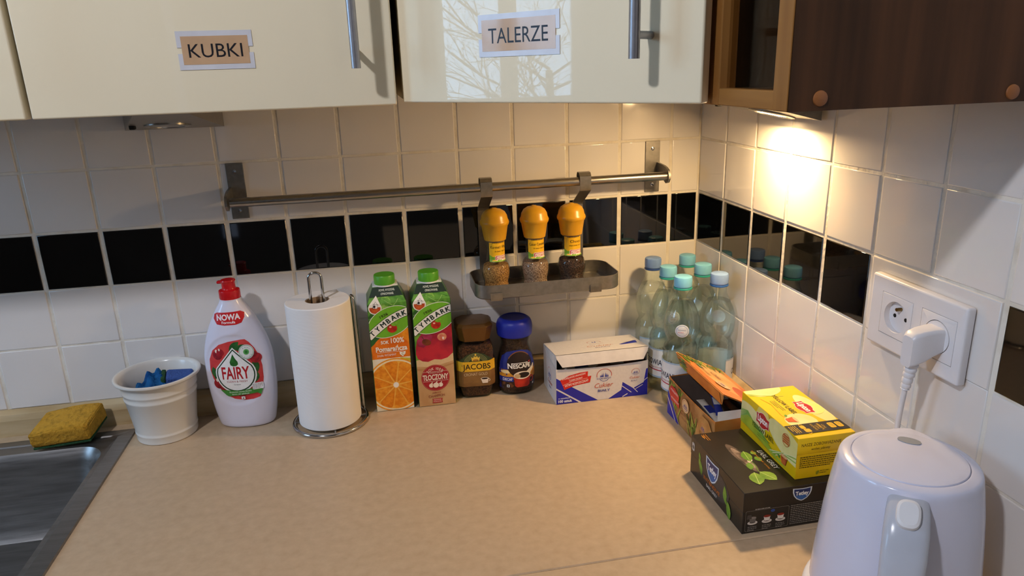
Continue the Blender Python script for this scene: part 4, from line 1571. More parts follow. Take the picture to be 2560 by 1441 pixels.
P.text('N', -.0165, .0500, .0092, wt, bold=.03)
P.text('ESCAF', .0035, .0500, .0072, wt, width=.0285, bold=.03)
P.text('E', .0205, .0500, .0072, wt, width=.0050, bold=.03)
P.rect(-.0130, .0580, .0178, .0590, wt)
P.poly([(.0190, .0582), (.0210, .0582), (.0228, .0606), (.0208, .0606)], ink('d8282c'))
P.poly([(.0020, .0400), (.014, .0425), (.026, .0500), (.029, .0540), (.0305, .0520), (.029, .046), (.020, .036), (.006, .0360)], ink('d9cdb8'))
P.poly([(-.0105, .0370), (.0225, .0370), (.0205, .0185), (.0165, .0155), (-.0045, .0155), (-.0085, .0185)], ink('c8321e', col2='a82414', scale=60))
P.ell(.0060, .0370, .0168, .0070, ink('eadcc4'))
P.ell(.0085, .0372, .0120, .0050, ink('22140e'))
P.ell(-.0035, .0362, .0060, .0040, ink('c9a878'))
P.arc(.0228, .0285, .0040, .0062, -90, 90, ink('c8321e'))
P.rect(-.0342, .0265, -.0112, .0352, ink('27368f'))
P.text('DECAF', -.0215, .0285, .0046, wt, width=.0165, bold=.02)
P.rect(-.0235, .0160, -.0185, .0210, ink('d8d8d8'))
P.ell(-.021, .0185, .0012, .0014, ink('303030'))
P.rect(.0255, .0160, .0300, .0245, ink('4a4a4e'), .001)
P.rect(.0265, .0170, .0290, .0200, wt)
for a, b, c_ in ((-.014, .0185, 30), (-.0165, .022, -20), (-.028, .023, 60)):
    P.ell(a, b, .0032, .0022, ink('6a3c1c'), rot=c_)
P.done('label_print', ne, 'blue label with red cup')

# ------------------------------------------------------------------ sugar boxes
BL_ = .1775
BDp = .097
BHt = .0705


def quad_panel(bm, pts, th):
    """thin panel from a planar polygon, given thickness along its normal"""
    vs = [bm.verts.new(p) for p in pts]
    f = bm.faces.new(vs)
    f.normal_update()
    n = f.normal.copy()
    vb = [bm.verts.new(Vector(p) + n * th) for p in pts]
    k = len(vs)
    for i in range(k):
        bm.faces.new((vs[i], vb[i], vb[(i + 1) % k], vs[(i + 1) % k]))
    bm.faces.new(vb[::-1])


def sugar_box(loc, rz, label, tilt, outer, inside, art_front, art_top, art_side, flap_out, raise_end=False, hz=.0845):
    t = thing('sugar_box', label, 'box', loc, rz, 'sugar stick boxes')
    T = .0007
    bm = bmesh.new()
    box(bm, (0, 0, 0), (BL_, BDp, T))
    # front panel with a shallow finger scoop along the top edge
    top = [(BL_ * k / 16, BHt - .0035 * math.sin(PI * k / 16) ** .7) for k in range(17)]
    prism(bm, [(0, 0), (BL_, 0)] + top[::-1], 0, T, 1)
    box(bm, (0, BDp - T, 0), (BL_, BDp, hz))
    for x in (0, BL_ - T):
        prism(bm, [(T, 0), (BDp - T, 0), (BDp - T, hz), (BDp * .5, BHt + .002), (T, BHt)], x, x + T, 0)
    to_obj('body', bm, outer, t, smooth=0)
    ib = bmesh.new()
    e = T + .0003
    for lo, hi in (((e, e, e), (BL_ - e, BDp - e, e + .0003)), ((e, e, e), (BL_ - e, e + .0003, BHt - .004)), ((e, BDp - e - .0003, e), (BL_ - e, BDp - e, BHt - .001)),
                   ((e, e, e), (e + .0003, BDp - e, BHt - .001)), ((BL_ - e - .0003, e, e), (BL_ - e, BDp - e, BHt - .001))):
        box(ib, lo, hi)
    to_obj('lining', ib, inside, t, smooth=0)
    # lid hinged at the back
    c, s = math.cos(tilt), math.sin(tilt)
    HY, HZ = BDp, hz
    L = lambda x, d, h=0: V(x, HY - d * c + h * s, HZ + d * s + h * c)     # d from hinge, h above lid
    bm = bmesh.new()
    quad_panel(bm, [L(0, 0), L(BL_, 0), L(BL_, BDp), L(0, BDp)], .0007)
    lid = to_obj('lid', bm, outer, t, smooth=0)
    fe = L(0, BDp)
    fl = bmesh.new()
    fd = V(0, -math.sin(flap_out), -math.cos(flap_out))
    a, b = L(0.0, BDp), L(BL_, BDp)
    pts = [a, b, b + fd * .006 + V(-.0015, 0, 0), b + fd * .0225 + V(-.011, 0, 0), a + fd * .0225 + V(.011, 0, 0), a + fd * .006 + V(.0015, 0, 0)]
    quad_panel(fl, pts, .0006)
    flp = to_obj('lid_flap', fl, outer, lid, smooth=0)
    for x, sgn in ((.0012, 1), (BL_ - .0018, -1)):
        if raise_end:
            continue
        df = bmesh.new()
        quad_panel(df, [(x, .0010, BHt - .003), (x, BDp - .001, BHt - .003), (x + sgn * .0003, BDp - .0012, hz - .0003), (x + sgn * .0003, .0015, hz + (BDp - .0015) * math.tan(tilt) - .0015)], .0005)
        to_obj('dust_flap', df, M('white_card_inside', 'dcd8d2', .7, scale=60), t, smooth=0)
    P = Print(plane((0, 0, 0), (1, 0, 0), (0, 0, 1), (0, -1, 0)), clip=(.0003, .0003, BL_ - .0003, BHt - .0042))
    art_front(P)
    P.done('front_print', t)
    n = V(0, s, c)
    P = Print(plane(L(0, BDp, .0009), (1, 0, 0), V(0, c, -s), n), clip=(.0003, .0003, BL_ - .0003, BDp - .0003), h0=.0001)
    art_top(P)
    P.done('top_print', lid)
    P = Print(plane((0, BDp, 0), (0, -1, 0), (0, 0, 1), (-1, 0, 0)), clip=(.0003, .0003, BDp - .0003, BHt - .0003))
    art_side(P)
    P.done('side_print', t)
    if raise_end:
        eb = bmesh.new()
        x = BL_ - .001
        quad_panel(eb, [(x, .004, BHt - .001), (x, BDp - .004, BHt - .001), (x - .012, BDp - .008, BHt + .009), (x - .012, .010, BHt + .009)], .0006)
        to_obj('end_flap', eb, M('white_card_inside', 'dcd8d2', .7, scale=60), t, smooth=0)
    fn = V(0, -math.cos(flap_out), math.sin(flap_out))
    return t, lid, flp, (a, fd, fn)


def sails(P, u, v, r, red=True):
    rd, bl = ink('c4503c'), ink('2a3a9e')
    P.arc(u, v, r * .93, r * 1.0, -15, 195, rd, sy=.86)
    P.arc(u, v - r * .25, r * .62, r * .67, 215, 325, bl, sy=.9)
    for k in (-1, 1):
        for j in range(3):
            x = u + k * r * (.15 + .16 * j)
            hgt = r * (.62 - .14 * j)
            P.poly([(x - r * .07, v - r * .25), (x + r * .08, v - r * .25), (x + k * r * .01 + r * .02, v - r * .25 + hgt)], bl)
    P.text('DIAMANT', u, v - r * .55, r * .22, bl, width=r * 1.85, bold=.01)


def front_white(P):
    wht, bl = ink('dcd6d2'), ink('2427a0')
    P.rect(0, 0, BL_, BHt, wht)
    P.poly([(0, 0), (.0805, 0), (.0275, .034), (0, .0534)], bl)
    P.line([(-.004, .0345), (.049, -.002)], .0028, wht)
    P.poly([(.0995, 0), (.1255, .0155), (.128, .0315), (.149, .0165), (.1695, .0265), (.1740, .0535), (.1775, .0545), (.1775, 0)], bl)
    P.line([(.127, .0235), (.1455, .0085)], .0015, wht)
    P.line([(.149, .0175), (.158, .0075)], .0013, wht)
    P.line([(.1535, .0145), (.168, .022)], .0013, wht)
    P.line([(.128, .0015), (.138, .0065)], .0018, wht)
    P.line([(.168, .0285), (.178, .036)], .0015, wht)
    rd, wt = ink('d22a1e'), ink('f4d9d0')
    P.poly([(.0075, .0485), (.012, .0375), (.030, .0440), (.060, .0478), (.0608, .0610), (.045, .0600), (.025, .0562)], rd)
    P.poly([(.012, .0380), (.0155, .0285), (.035, .0350), (.0645, .0385), (.0670, .0515), (.050, .0500), (.030, .0455)], rd)
    P.line([(.0125, .0378), (.030, .0438), (.060, .0478)], .0005, wt)
    P.text('WYSOKIEJ JAKOŚCI SPRAWDZONY', .034, .0520, .0036, wt, width=.046, rot=10, bold=.02)
    P.text('CUKIER DROBNY', .038, .0462, .0036, wt, width=.026, rot=9, bold=.02)
    P.text('ŁATWO ROZPUSZCZALNY', .0395, .0378, .0044, wt, width=.046, rot=9, bold=.03)
    sails(P, .092, .0500, .0148)
    P.text('Cukier', .0915, .0258, .0092, ink('c8604a'), width=.036, shear=.35, rot=1)
    P.text('BIAŁY', .0915, .0168, .0050, ink('2a3a8e'), width=.0235, bold=.01)
    sails(P, .1530, .0500, .0080)
    P.text('Cukier', .1515, .0368, .0048, ink('c8604a'), width=.020, shear=.35)
    P.text('BIAŁY', .1505, .0310, .0027, ink('2a3a8e'), width=.0125)
    P.text('w saszetkach', .0035, .0110, .0030, ink('dcdcf2'), width=.022, align='l', bold=.02)
    P.text('100 sztuk', .0035, .0040, .0052, ink('f2f2fa'), width=.0265, align='l', bold=.035)


def top_white(P):
    P.rect(0, 0, BL_, BDp, ink('dcd6d2'))
    P.arc(.092, .066, .0125, .0135, -20, 200, ink('b0564a'), sy=.8)
    for k in (-1, 1):
        P.poly([(.092 + k * .002 - .002, .063), (.092 + k * .002 + .002, .063), (.092 + k * .003, .0715)], ink('2a3a9e'))
    P.text('DIAMANT', .094, .0520, .0042, ink('b79a94'), width=.028)
    P.text('Cukier', .096, .0330, .0110, ink('c98f74'), width=.052, shear=.35)
    P.text('BIAŁY', .0985, .0230, .0056, ink('7a6a8a'), width=.030)
    P.poly([(.132, .034), (.136, .0295), (.168, .0335), (.1705, .050), (.166, .0505), (.162, .040), (.148, .0365)], ink('3440b4'))
    P.text('DIAMANT', .150, .0440, .0026, ink('7a6a8a'), width=.010)


def side_white(P):
    P.rect(0, 0, BDp, BHt, ink('dcd6d2'))
    sails(P, .0485, .0430, .0145)
    P.text('Cukier', .052, .0230, .0085, ink('c8604a'), width=.034, shear=.35, rot=0)
    P.text('BIAŁY', .053, .0150, .0040, ink('2a3a8e'), width=.018)


GRASS = [ink('8a9a34', col2='5f7a20', scale=110), ink('b4b84a', col2='8a9a34', scale=110), ink('4f6a20', col2='3a5418', scale=110)]


def grass(P, u0, u1, v0, v1, n, seed, lean=25):
    rn = random.Random(seed)
    for k in range(n):
        u, v = rn.uniform(u0, u1), rn.uniform(v0, v1)
        a = math.radians(rn.uniform(70 - lean, 110 + lean))
        ln = rn.uniform(.018, .034)
        P.leaf(u, v, ln, rn.uniform(.0025, .005), math.degrees(a), GRASS[k % 3])


def front_brown(P):
    P.rect(0, 0, BL_, BHt, ink('b98a52', col2='8a5a2c', scale=26))
    grass(P, 0, .05, .0, .055, 34, 2)
    grass(P, .09, .12, .0, .02, 16, 3)
    bl, wt = ink('2427a0'), ink('ecd9c0')
    P.poly([(0, .046), (.05, 0), (0, 0)], bl)
    P.line([(-.003, .034), (.038, -.002)], .0026, wt)
    P.line([(-.003, .052), (.055, -.002)], .0012, wt)
    rd = ink('cc3426')
    P.poly([(.006, .050), (.010, .040), (.028, .0430), (.046, .0400), (.048, .0520), (.030, .0600), (.014, .0600)], rd)
    P.poly([(.010, .041), (.014, .0310), (.030, .0330), (.048, .0300), (.050, .0405), (.030, .0445)], rd)
    P.text('WYSOKIEJ JAKOŚCI', .027, .0500, .0040, ink('f2cfc4'), width=.032, rot=-2, bold=.02)
    P.text('ŁATWO ROZPUSZCZALNY', .031, .0365, .0036, ink('f2cfc4'), width=.032, rot=-2, bold=.02)
    P.ell(.074, .0475, .0135, .0120, ink('dcb987'))
    sails(P, .074, .0480, .0110)
    P.text('Cukier', .075, .0270, .0085, ink('6a3a18'), width=.034, shear=.35)
    P.text('TRZCINOWY', .076, .0190, .0040, ink('6a3a18'), width=.030)
    P.poly([(.112, 0), (.118, .030), (.135, .0620), (.160, .0620), (.1775, .045), (.1775, 0)], ink('c79a5c', col2='a87438', scale=40))
    P.poly([(.110, 0), (.117, .018), (.130, 0)], bl)
    sails(P, .142, .0420, .0085)
    P.text('Cukier', .142, .0280, .0058, ink('6a3a18'), width=.022, shear=.35)


def top_brown(P):
    P.rect(0, 0, BL_, BDp, ink('d8924a', col2='c87430', scale=14))
    P.ell(.075, .050, .075, .032, ink('e8b878', col2='d99a54', scale=18))
    P.ell(.150, .070, .050, .022, ink('c9642a', col2='b84e1c', scale=22))
    for k in range(1):
        rn = random.Random(9)
        for q in range(42):
            u, v = rn.uniform(-.004, .022), rn.uniform(0, BDp)
            P.leaf(u, v, rn.uniform(.016, .032), rn.uniform(.003, .006), rn.uniform(-35, 35), GRASS[q % 3])
    P.rect(.034, .022, .054, .030, ink('5d7a4a'), .002)
    P.text('cane sugar', .044, .0245, .0030, ink('dfe0b4'), width=.016)
    P.text('Cukier', .076, .040, .0105, ink('6a3a1a'), width=.036, shear=.35)
    P.text('Trzcinowy', .070, .022, .0080, ink('6a3a1a'), width=.038, shear=.35)
    P.ell(.122, .030, .0150, .0125, ink('e8c090'))
    sails(P, .122, .031, .0115)


def side_brown(P):
    P.rect(0, 0, BDp, BHt, ink('b06a2c', col2='93501c', scale=26))
    sails(P, .0485, .042, .0145)


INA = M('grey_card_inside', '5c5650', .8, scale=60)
INB = M('brown_card_lining', '6b5a50', .8, scale=60)  # brown lining card of the orange box
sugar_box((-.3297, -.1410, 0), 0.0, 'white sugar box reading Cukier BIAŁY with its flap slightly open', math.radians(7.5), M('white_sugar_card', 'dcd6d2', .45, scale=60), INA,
          front_white, top_white, side_white, math.radians(14))
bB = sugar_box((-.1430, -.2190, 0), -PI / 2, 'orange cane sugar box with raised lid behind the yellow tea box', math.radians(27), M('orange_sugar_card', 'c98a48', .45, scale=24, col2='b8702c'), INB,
               front_brown, top_brown, side_brown, math.radians(-12), raise_end=True, hz=.0710)
# grass print on the raised flap
a_, fd_, fn_ = bB[3]
P = Print(plane(a_ + fn_ * .0008, (1, 0, 0), fd_, fn_), clip=(.0115, .0006, BL_ - .0115, .0220), h0=.0001)
P.rect(0, 0, BL_, .0225, ink('d8822e', col2='c2641a', scale=26))
rn = random.Random(21)
for q in range(26):
    P.leaf(rn.uniform(-.01, .026), rn.uniform(-.002, .024), rn.uniform(.014, .024), rn.uniform(.003, .005), rn.uniform(-30, 30), GRASS[q % 3])
P.done('flap_print', bB[2])

STK = [M('stick_blue', '24358f', .4, scale=60), M('stick_white', 'd8d2c8', .5, scale=60), M('stick_brown', '8a5a34', .5, scale=60)]


def stick(loc, rz, ry, mat, label):
    t = thing('sugar_stick', label, 'sugar stick', loc, rz, 'sugar sticks lying in the open boxes')
    bm = bmesh.new()
    rings = []
    for x, hw, th in ((-.045, .0075, .0004), (-.0435, .0075, .0006), (-.040, .0068, .0030), (-.02, .0062, .0042), (.02, .0062, .0042), (.040, .0068, .0030), (.0435, .0075, .0006), (.045, .0075, .0004)):
        rings.append([(x, q[0], q[1]) for q in ring(hw, th, 0, 12)])
    loft(bm, rings)
    to_obj('wrapper', bm, mat, t, rot=(0, ry, 0))
    bm = bx((-.012, -.0062, .0036), (.014, .0062, .0043))
    to_obj('wrapper_band', bm, STK[1] if mat is not STK[1] else STK[0], t, rot=(0, ry, 0))
    return t


for (x, y, z, a, m, lb) in ((-.092, -.300, .050, 1.25, 0, 'blue paper sugar stick lying on top in the open orange box'),
                           (-.070, -.275, .044, 1.62, 2, 'brown paper sugar stick in the orange box, under the raised lid'),
                           (-.112, -.318, .046, 1.5, 1, 'white paper sugar stick in the open orange box'),
                           (-.275, -.112, .056, .08, 1, 'white paper sugar stick behind the slit of the white sugar box'),
                           (-.205, -.112, .056, -.06, 2, 'brown paper sugar stick behind the slit of the white sugar box')):
    stick((x, y, z), a, 0.0, STK[m], lb)

# ------------------------------------------------------------------ tea boxes
TE = (-.187, -.5710, 0)
TL, TD, THt = .161, .160, .0620     # y-length, x-depth, height
te = thing('tea_box', 'flat black Earl Grey tea box under the yellow box', 'box', TE, 0, 'tea boxes')
TBK = M('black_tea_card', '2b2724', .3, scale=10, col2='1b1816')
to_obj('carton_body', bx((0, 0, 0), (TD, TL, THt - .030), .0006, 1), TBK, te)
to_obj('carton_lid', bx((-.0003, -.0003, THt - .0302), (TD + .0003, TL + .0003, THt), .0006, 1), TBK, te)


def shield(P, u, v, w_, h_):
    sh = [(-.5, .5), (-.2, .46), (0, .45), (.2, .46), (.5, .5), (.49, .2), (.42, -.08), (.28, -.32), (.1, -.46), (0, -.5), (-.1, -.46), (-.28, -.32), (-.42, -.08), (-.49, .2)]
    P.poly([(u + a * w_ * 1.16, v + b * h_ * 1.16) for a, b in sh], ink('cfdbe6'))
    P.poly([(u + a * w_, v + b * h_) for a, b in sh], ink('1d3470', col2='172a5c', scale=60))
    P.poly([(u + a * w_ * .96, v + b * h_ * .96) for a, b in sh[6:13]], ink('2f62a8'))
    P.text('Tetley', u, v - h_ * .06, h_ * .34, ink('f0f2f4'), width=w_ * .80, bold=.03)


TLF = [ink('86a83c', col2='5f8a28', scale=60), ink('6f9a34', col2='4a7a22', scale=60)]
# left side (faces -x): u runs towards the viewer
P = Print(plane((-.0003, TL, 0), (0, -1, 0), (0, 0, 1), (-1, 0, 0)), clip=(0, .0005, TL, THt - .0005), h0=.0002)
P.ell(.078, .030, .045, .022, ink('3c3a3c', col2='2e2b2b', scale=20))
P.rect(.004, .040, .0125, .0535, ink('b9b6b2'), .003)
P.ell(.0082, .046, .0030, .0030, ink('5a5654'))
P.leaf(.029, .049, .014, .006, -75, TLF[1])
P.leaf(.028, .038, .018, .009, -50, TLF[0])
P.leaf(.034, .036, .020, .010, -75, TLF[1])
shield(P, .071, .0400, .034, .030)
P.text('INTENSIVE', .072, .0165, .0060, ink('b5641e'), width=.050, bold=.02)
P.text('EARL GREY', .073, .0085, .0046, ink('c9c6c2'), width=.034, bold=.02)
P.leaf(.110, .042, .024, .010, -80, TLF[0])
P.leaf(.106, .030, .020, .008, -45, TLF[1])
P.leaf(.121, .024, .026, .012, -75, TLF[0])
P.done('side_print', te)
# top: u towards the viewer, v towards the wall
P = Print(plane((0, TL, THt), (0, -1, 0), (1, 0, 0), (0, 0, 1)), clip=(.0005, .0005, TL, TD), h0=.0001)
P.text('100', .010, .012, .0035, ink('c8862a'), width=.006, bold=.02)
P.lines(.004, .022, .020, 3, .0030, .0012, ink('b87a2a'), 4)
P.ell(.078, .040, .040, .0085, ink('6a5a54', col2='2e2826', scale=50), rot=6)
P.ell(.080, .041, .030, .0055, ink('a89488', col2='5c4a42', scale=60), rot=6)
P.arc(.085, .0440, .004, .0075, -10, 200, ink('e8ddd2'))
P.leaf(.094, .0435, .011, .005, 160, ink('d8cab8'))
P.leaf(.066, .060, .010, .008, 20, TLF[0])
P.leaf(.063, .050, .028, .015, -8, TLF[0], ink('b8cc7a'))
P.leaf(.080, .059, .014, .010, 10, TLF[1])
P.leaf(.093, .043, .019, .010, -20, TLF[1])
P.leaf(.118, .045, .027, .021, 28, TLF[0], ink('b8cc7a'))
P.leaf(.118, .037, .030, .020, -15, TLF[0], ink('b8cc7a'))
P.line([(.085, .047), (.100, .048), (.118, .044)], .0010, ink('6f9a34'))
P.text('INTENSIVE', .082, .082, .0080, ink('b5641e'), width=.062, bold=.02)
P.text('EARL GREY', .092, .0690, .0072, ink('d8d4ce'), width=.050, bold=.02)
P.text('intensywny smak i aromat', .090, .0610, .0034, ink('c07a24'), width=.050)
P.done('top_print', te)
# front (faces the viewer)
P = Print(plane((0, -.0003, 0), (1, 0, 0), (0, 0, 1), (0, -1, 0)), clip=(.0005, .0005, TD, THt), h0=.0002)
shield(P, .0830, .0490, .024, .017)
P.rect(.0035, .0035, .0660, .0345, ink('8a847c'), .002)
P.rect(.0039, .0039, .0656, .0341, ink('25221f'), .002)
P.lines(.017, .047, .0365, 1, .003, .0014, ink('a8a49e'), 8)
for k, u in enumerate((.0140, .0345, .0540)):
    P.ell(u, .0160, .0072, .0030, ink('d8d4ce'))
    P.ell(u, .0170, .0044, .0017, ink('3a3632'))
    P.poly([(u - .005, .0235), (u + .005, .0235), (u + .0035, .0165), (u - .0035, .0165)], ink('e2ded8') if k else ink('6c6866'))
    P.ell(u, .0235, .0050, .0019, ink('8e2a1c') if k else ink('8c8886'))
    P.lines(u - .0065, u + .0065, .0105, 3, .0026, .0010, ink('9a968f'), 10 + k)
P.poly([(.006, .0290), (.0115, .0290), (.0125, .0225), (.005, .0225)], ink('4a4644'))
P.ell(.0420, .0310, .0030, .0022, ink('2a4a98'))
P.lines(.068, .158, .0345, 11, .0028, .0011, ink('8d8983'), 30)
P.done('front_print', te)

LI = (-.1075, -.5575, .0622)
LL, LD, LH = .1495, .0835, .0610
li = thing('tea_box', 'yellow tea box lying on the black tea box', 'box', LI, 0, 'tea boxes')
LY = M('yellow_tea_card', 'e8c514', .3, scale=12, col2='dcb60c')
to_obj('carton_body', bx((.0004, .0004, 0), (LD - .0004, LL - .0004, LH - .024), .0005, 1), LY, li)
to_obj('carton_lid', bx((0, 0, LH - .0245), (LD, LL, LH), .0006, 1), LY, li)


def lipton(P, u, v, w_, h_, rot=0):
    sh = [(-.5, .30), (-.32, .30), (-.18, .42), (0, .48), (.18, .42), (.32, .30), (.5, .30), (.46, 0), (.5, -.30), (.32, -.30), (.18, -.42), (0, -.48), (-.18, -.42), (-.32, -.30), (-.5, -.30), (-.46, 0)]
    P.poly([(u + a * w_ * 1.06, v + b * h_ * 1.08) for a, b in sh], ink('f0e0d0'))
    P.poly([(u + a * w_, v + b * h_) for a, b in sh], ink('bc2028'))
    P.text('Lipton', u, v - h_ * .15, h_ * .40, ink('f8f0ec'), width=w_ * .78, bold=.04)


PALE, LIME = ink('e9e2a0', col2='dcd68a', scale=30), ink('b5c43a', col2='9ab02c', scale=40)
# left side, u towards the viewer
P = Print(plane((0, LL, 0), (0, -1, 0), (0, 0, 1), (-1, 0, 0)), clip=(0.0003, .0003, LL - .0003, LH - .0003), h0=.0001)
P.ell(.030, .032, .040, .018, PALE, rot=-8)
P.ell(.125, .040, .050, .020, PALE, rot=-12)
P.poly([(0, .022), (.020, .034), (.045, .030), (.070, .020), (.10, .010), (.13, .004), (.10, .004), (.05, .010), (.0, .014)], LIME)
for k in range(7):
    P.line([(-.002, .020 + k * .0022), (.020, .033 + k * .001), (.050, .029 - k * .001), (.080, .017)], .0011, ink('5f9a3c') if k % 2 else ink('8ab84a'))
for k in range(5):
    P.line([(.085 + k * .004, .010), (.110 + k * .003, .020 + k * .001), (.1495, .022 + k * .003)], .0013, ink('8ab84a') if k % 2 else ink('e8e4b0'))
P.ell(.062, .050, .0170, .0140, ink('f1dc58', col2='efe18a', scale=40))
lipton(P, .062, .0430, .034, .0240)
P.text('YELLOW LABEL', .064, .0235, .0075, ink('3a4418'), width=.060, bold=.005)
P.lines(.050, .085, .0200, 2, .0030, .0012, ink('7a9a3a'), 12)
P.line([(.010, .014), (.050, .012), (.100, .004)], .0007, ink('d8901c'))
for k in range(4):
    P.line([(.116, .051 - k * .0032), (.130, .051 - k * .0032)], .0024, ink('c0622a'))
P.arc(.123, .0455, .0086, .0094, 0, 360, ink('c0622a'))
P.poly([(.114, .020), (.130, .020), (.1265, .008), (.1175, .008)], ink('c8642a', col2='a83a1a', scale=120))
P.ell(.122, .020, .0080, .0022, ink('e8b07a'))
P.leaf(.113, .012, .008, .004, 150, ink('4a8a34'))
P.done('side_print', li)
# top: u towards the viewer, v towards the wall
P = Print(plane((0, LL, LH), (0, -1, 0), (1, 0, 0), (0, 0, 1)), clip=(.0003, .0003, LL - .0003, LD - .0003), h0=.0001)
P.ell(.004, .030, .020, .030, PALE, rot=10)
P.ell(.075, .070, .045, .014, PALE, rot=4)
P.ell(.105, .032, .022, .022, PALE)
for k in range(5):
    P.line([(.010 + k * .002, .002), (.022, .020 + k * .001), (.030, .050)], .0010, ink('b9c85a'))
P.line([(.030, .012), (.050, .018), (.085, .014), (.098, .018)], .0008, ink('d8901c'))
P.ell(.074, .066, .0190, .0170, ink('f4e27c', col2='efe18a', scale=40))
lipton(P, .0690, .0580, .036, .0230)
P.text('YELLOW LABEL', .054, .0330, .0070, ink('3a4418'), width=.062, bold=.005)
P.lines(.040, .072, .0285, 3, .0030, .0012, ink('9a9a3a'), 13)
P.poly([(.092, .026), (.108, .026), (.1045, .013), (.0955, .013)], ink('d8702a', col2='c04a1a', scale=120))
P.ell(.100, .026, .0080, .0022, ink('f0c08a'))
P.leaf(.090, .018, .007, .004, 160, ink('6a9a34'))
dkb = ink('2a2622')
P.rect(.1140, 0, .1395, LD, dkb)
yl = ink('e0b424')
P.lines(.117, .136, .0140, 4, .0030, .0012, yl, 15)
P.rect(.118, .0190, .127, .0260, yl, .002)
P.rect(.1275, .0200, .1365, .0290, yl, .002)
P.arc(.1385, .0240, .0016, .0026, -90, 90, yl)
P.arc(.1170, .0225, .0016, .0026, 90, 270, yl)
P.text('CZAS', .1265, .0500, .0030, yl, width=.010)
P.text('HERBATY,', .1265, .0450, .0032, yl, width=.018, bold=.02)
P.text('CZAS', .1265, .0405, .0030, yl, width=.010)
P.text('ROZMOWY.', .1265, .0355, .0032, yl, width=.018, bold=.02)
for v0 in (.0590, .0700):
    P.rect(.1195, v0, .1335, v0 + .0085, yl, .0025)
    P.lines(.1215, .1315, v0 + .0065, 3, .002, .0006, dkb, 17)
P.done('top_print', li)
P = Print(plane((0, 0, 0), (1, 0, 0), (0, 0, 1), (0, -1, 0)), clip=(.0003, .0003, LD - .0003, LH - .0003), h0=.0001)
tx = ink('4a3c0c')
P.text('NASZE ZOBOWIĄZANIE', .0345, .0485, .0046, tx, width=.058, bold=.005)
P.text('wobec planety', .0345, .0420, .0038, tx, width=.028, shear=.35)
P.lines(.005, .070, .0330, 6, .0030, .0012, tx, 20)
P.leaf(.031, .004, .007, .004, 60, ink('8a8a1c'))
P.lines(.036, .050, .0095, 2, .0028, .0011, ink('7a6a14'), 22)
P.done('front_print', li)

# ------------------------------------------------------------------ water bottles
PET = thin_clear('pale_green_pet', (0.968, 0.994, 0.982), 0.02, fior=1.65)
WATER = thin_clear('still_water', (0.99, 0.995, 0.99), 0.0, refr=.3, ior=1.30, fior=1.15)
BP = [(.0255, 0.0), (.0300, .0025), (.0312, .008), (.0315, .014)]
for k in range(12):
    z = .018 + k * .0072
    BP += [(.0316, z), (.0303, z + .0036)]
BP += [(.0312, .1050), (.0296, .1120), (.0262, .1185), (.0252, .1220), (.0264, .1260), (.0296, .1350), (.0314, .1460), (.0316, .1560), (.0302, .1680), (.0268, .1800), (.0215, .1915), (.0165, .2010), (.0142, .2070), (.0137, .2115),
       (.0137, .2200)]
CAPS = {'teal': M('teal_cap', '7cc2e2', .35, scale=60), 'sky': M('light_blue_cap', '92b6f0', .35, scale=60), 'grey': M('grey_blue_cap', '7798d0', .35, scale=60)}
RNGS = {'teal': M('teal_ring', '2f9a90', .35, scale=60), 'sky': M('blue_ring', '2f62b0', .35, scale=60), 'grey': M('navy_ring', '2f4c8c', .35, scale=60)}
CAPP = [(.0150, .2232), (.0156, .2240), (.0158, .2260), (.0158, .2385), (.0150, .2412), (.0130, .2422), (.0001, .2424)]
brf = lambda z: .0319


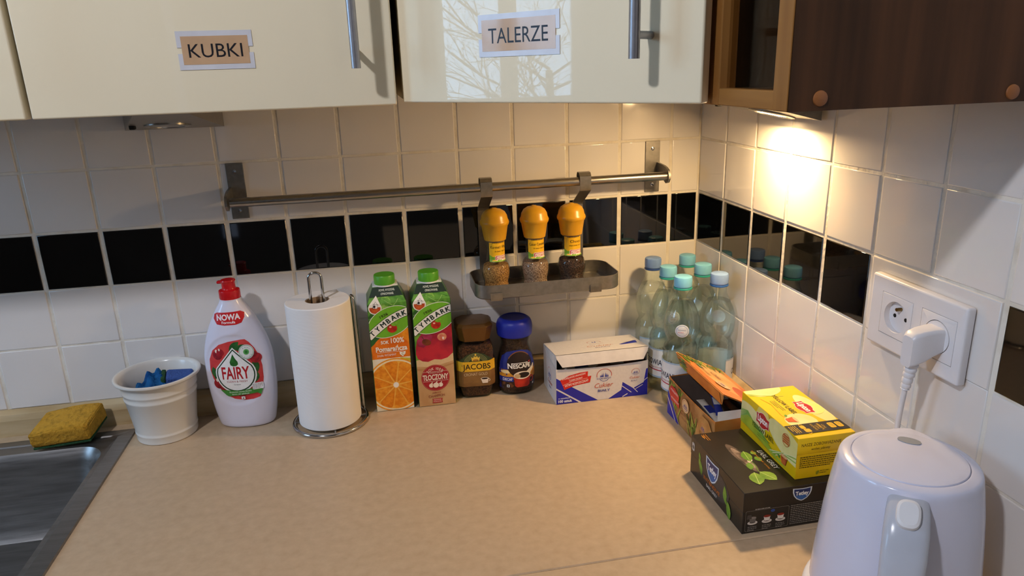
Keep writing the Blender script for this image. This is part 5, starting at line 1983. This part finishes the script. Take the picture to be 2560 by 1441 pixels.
def water_bottle(loc, rz, cap, label, level):
    t = thing('water_bottle', label, 'bottle', loc, rz, 'six water bottles in the corner')
    to_obj('shell', lathe(BP, 40), PET, t, smooth=60)
    wp = [(max(r_ - .0012, .001), z + .0015) for r_, z in BP if z + .0015 < level]
    wp.append((max(interp([(b, a) for a, b in BP], level) - .0012, .001), level))
    to_obj('water', lathe(wp, 40), WATER, t, smooth=60)
    cb = lathe(CAPP, 48, cap1=False)
    to_obj('cap', cb, CAPS[cap], t)
    to_obj('neck_ring', lathe([(.0150, .2190), (.0162, .2195), (.0162, .2218), (.0150, .2226)], 36), RNGS[cap], t)
    P = Print(revol(brf), ustep=.0035, h0=.0004)
    P.rect(-.065, .0300, .065, .0880, ink('e4e8e8', col2='d8dcde', scale=30))
    P.rect(-.065, .0300, .065, .0335, ink('9ab4cc'))
    P.rect(-.065, .0850, .065, .0880, ink('a8c0d4'))
    P.text('CISOWIANKA', -.018, .0560, .0110, ink('1c2a44'), width=.062, bold=.02)
    P.text('NATURALNA WODA MINERALNA', -.018, .0490, .0032, ink('b03848'), width=.040)
    P.line([(-.040, .0465), (.004, .0445)], .0022, ink('b83a4c'))
    vs = 0.028
    rn = random.Random(2)
    u = .032
    while u < .052:
        wv_ = rn.uniform(.0004, .0012)
        P.rect(u, .0360, u + wv_, .0560, ink('22242a'))
        u += wv_ + rn.uniform(.0004, .0010)
    P.lines(.030, .056, .0800, 5, .0030, .0012, ink('6a7078'), 6)
    P.done('label_print', t)
    P = Print(revol(lambda z: interp([(b, a) for a, b in BP], z)), ustep=.003, vstep=.003, h0=.0004)
    P.ell(.012, .1500, .0120, .0120, ink('d9e2ea'))
    P.arc(.012, .1500, .0092, .0102, 0, 360, ink('8fa9c4'))
    P.text('CISOWIANKA', .012, .1505, .0024, ink('5a7aa4'), width=.014)
    P.lines(.005, .019, .1480, 1, .003, .001, ink('c05a6a'), 4)
    P.done('round_sticker', t)
    return t


for (x, y, rz, cap, lab_, lv) in ((-.1110, -.0500, .9, 'grey', 'water bottle with grey-blue cap at the back, nearest the white sugar box', .190),
                                  (-.1070, -.1150, -.35, 'teal', 'water bottle with teal cap in the middle of the left row', .196),
                                  (-.0405, -.0500, 1.6, 'teal', 'water bottle with teal cap deepest in the corner', .197),
                                  (-.0405, -.1190, 2.6, 'teal', 'water bottle with teal cap beside the right wall', .197),
                                  (-.1080, -.1830, -.75, 'teal', 'water bottle with teal cap at the front, behind the orange sugar box', .196),
                                  (-.0400, -.1840, 2.2, 'sky', 'water bottle with pale blue cap nearest the right wall at the front', .192)):
    water_bottle((x, y, 0), rz, cap, lab_, lv)
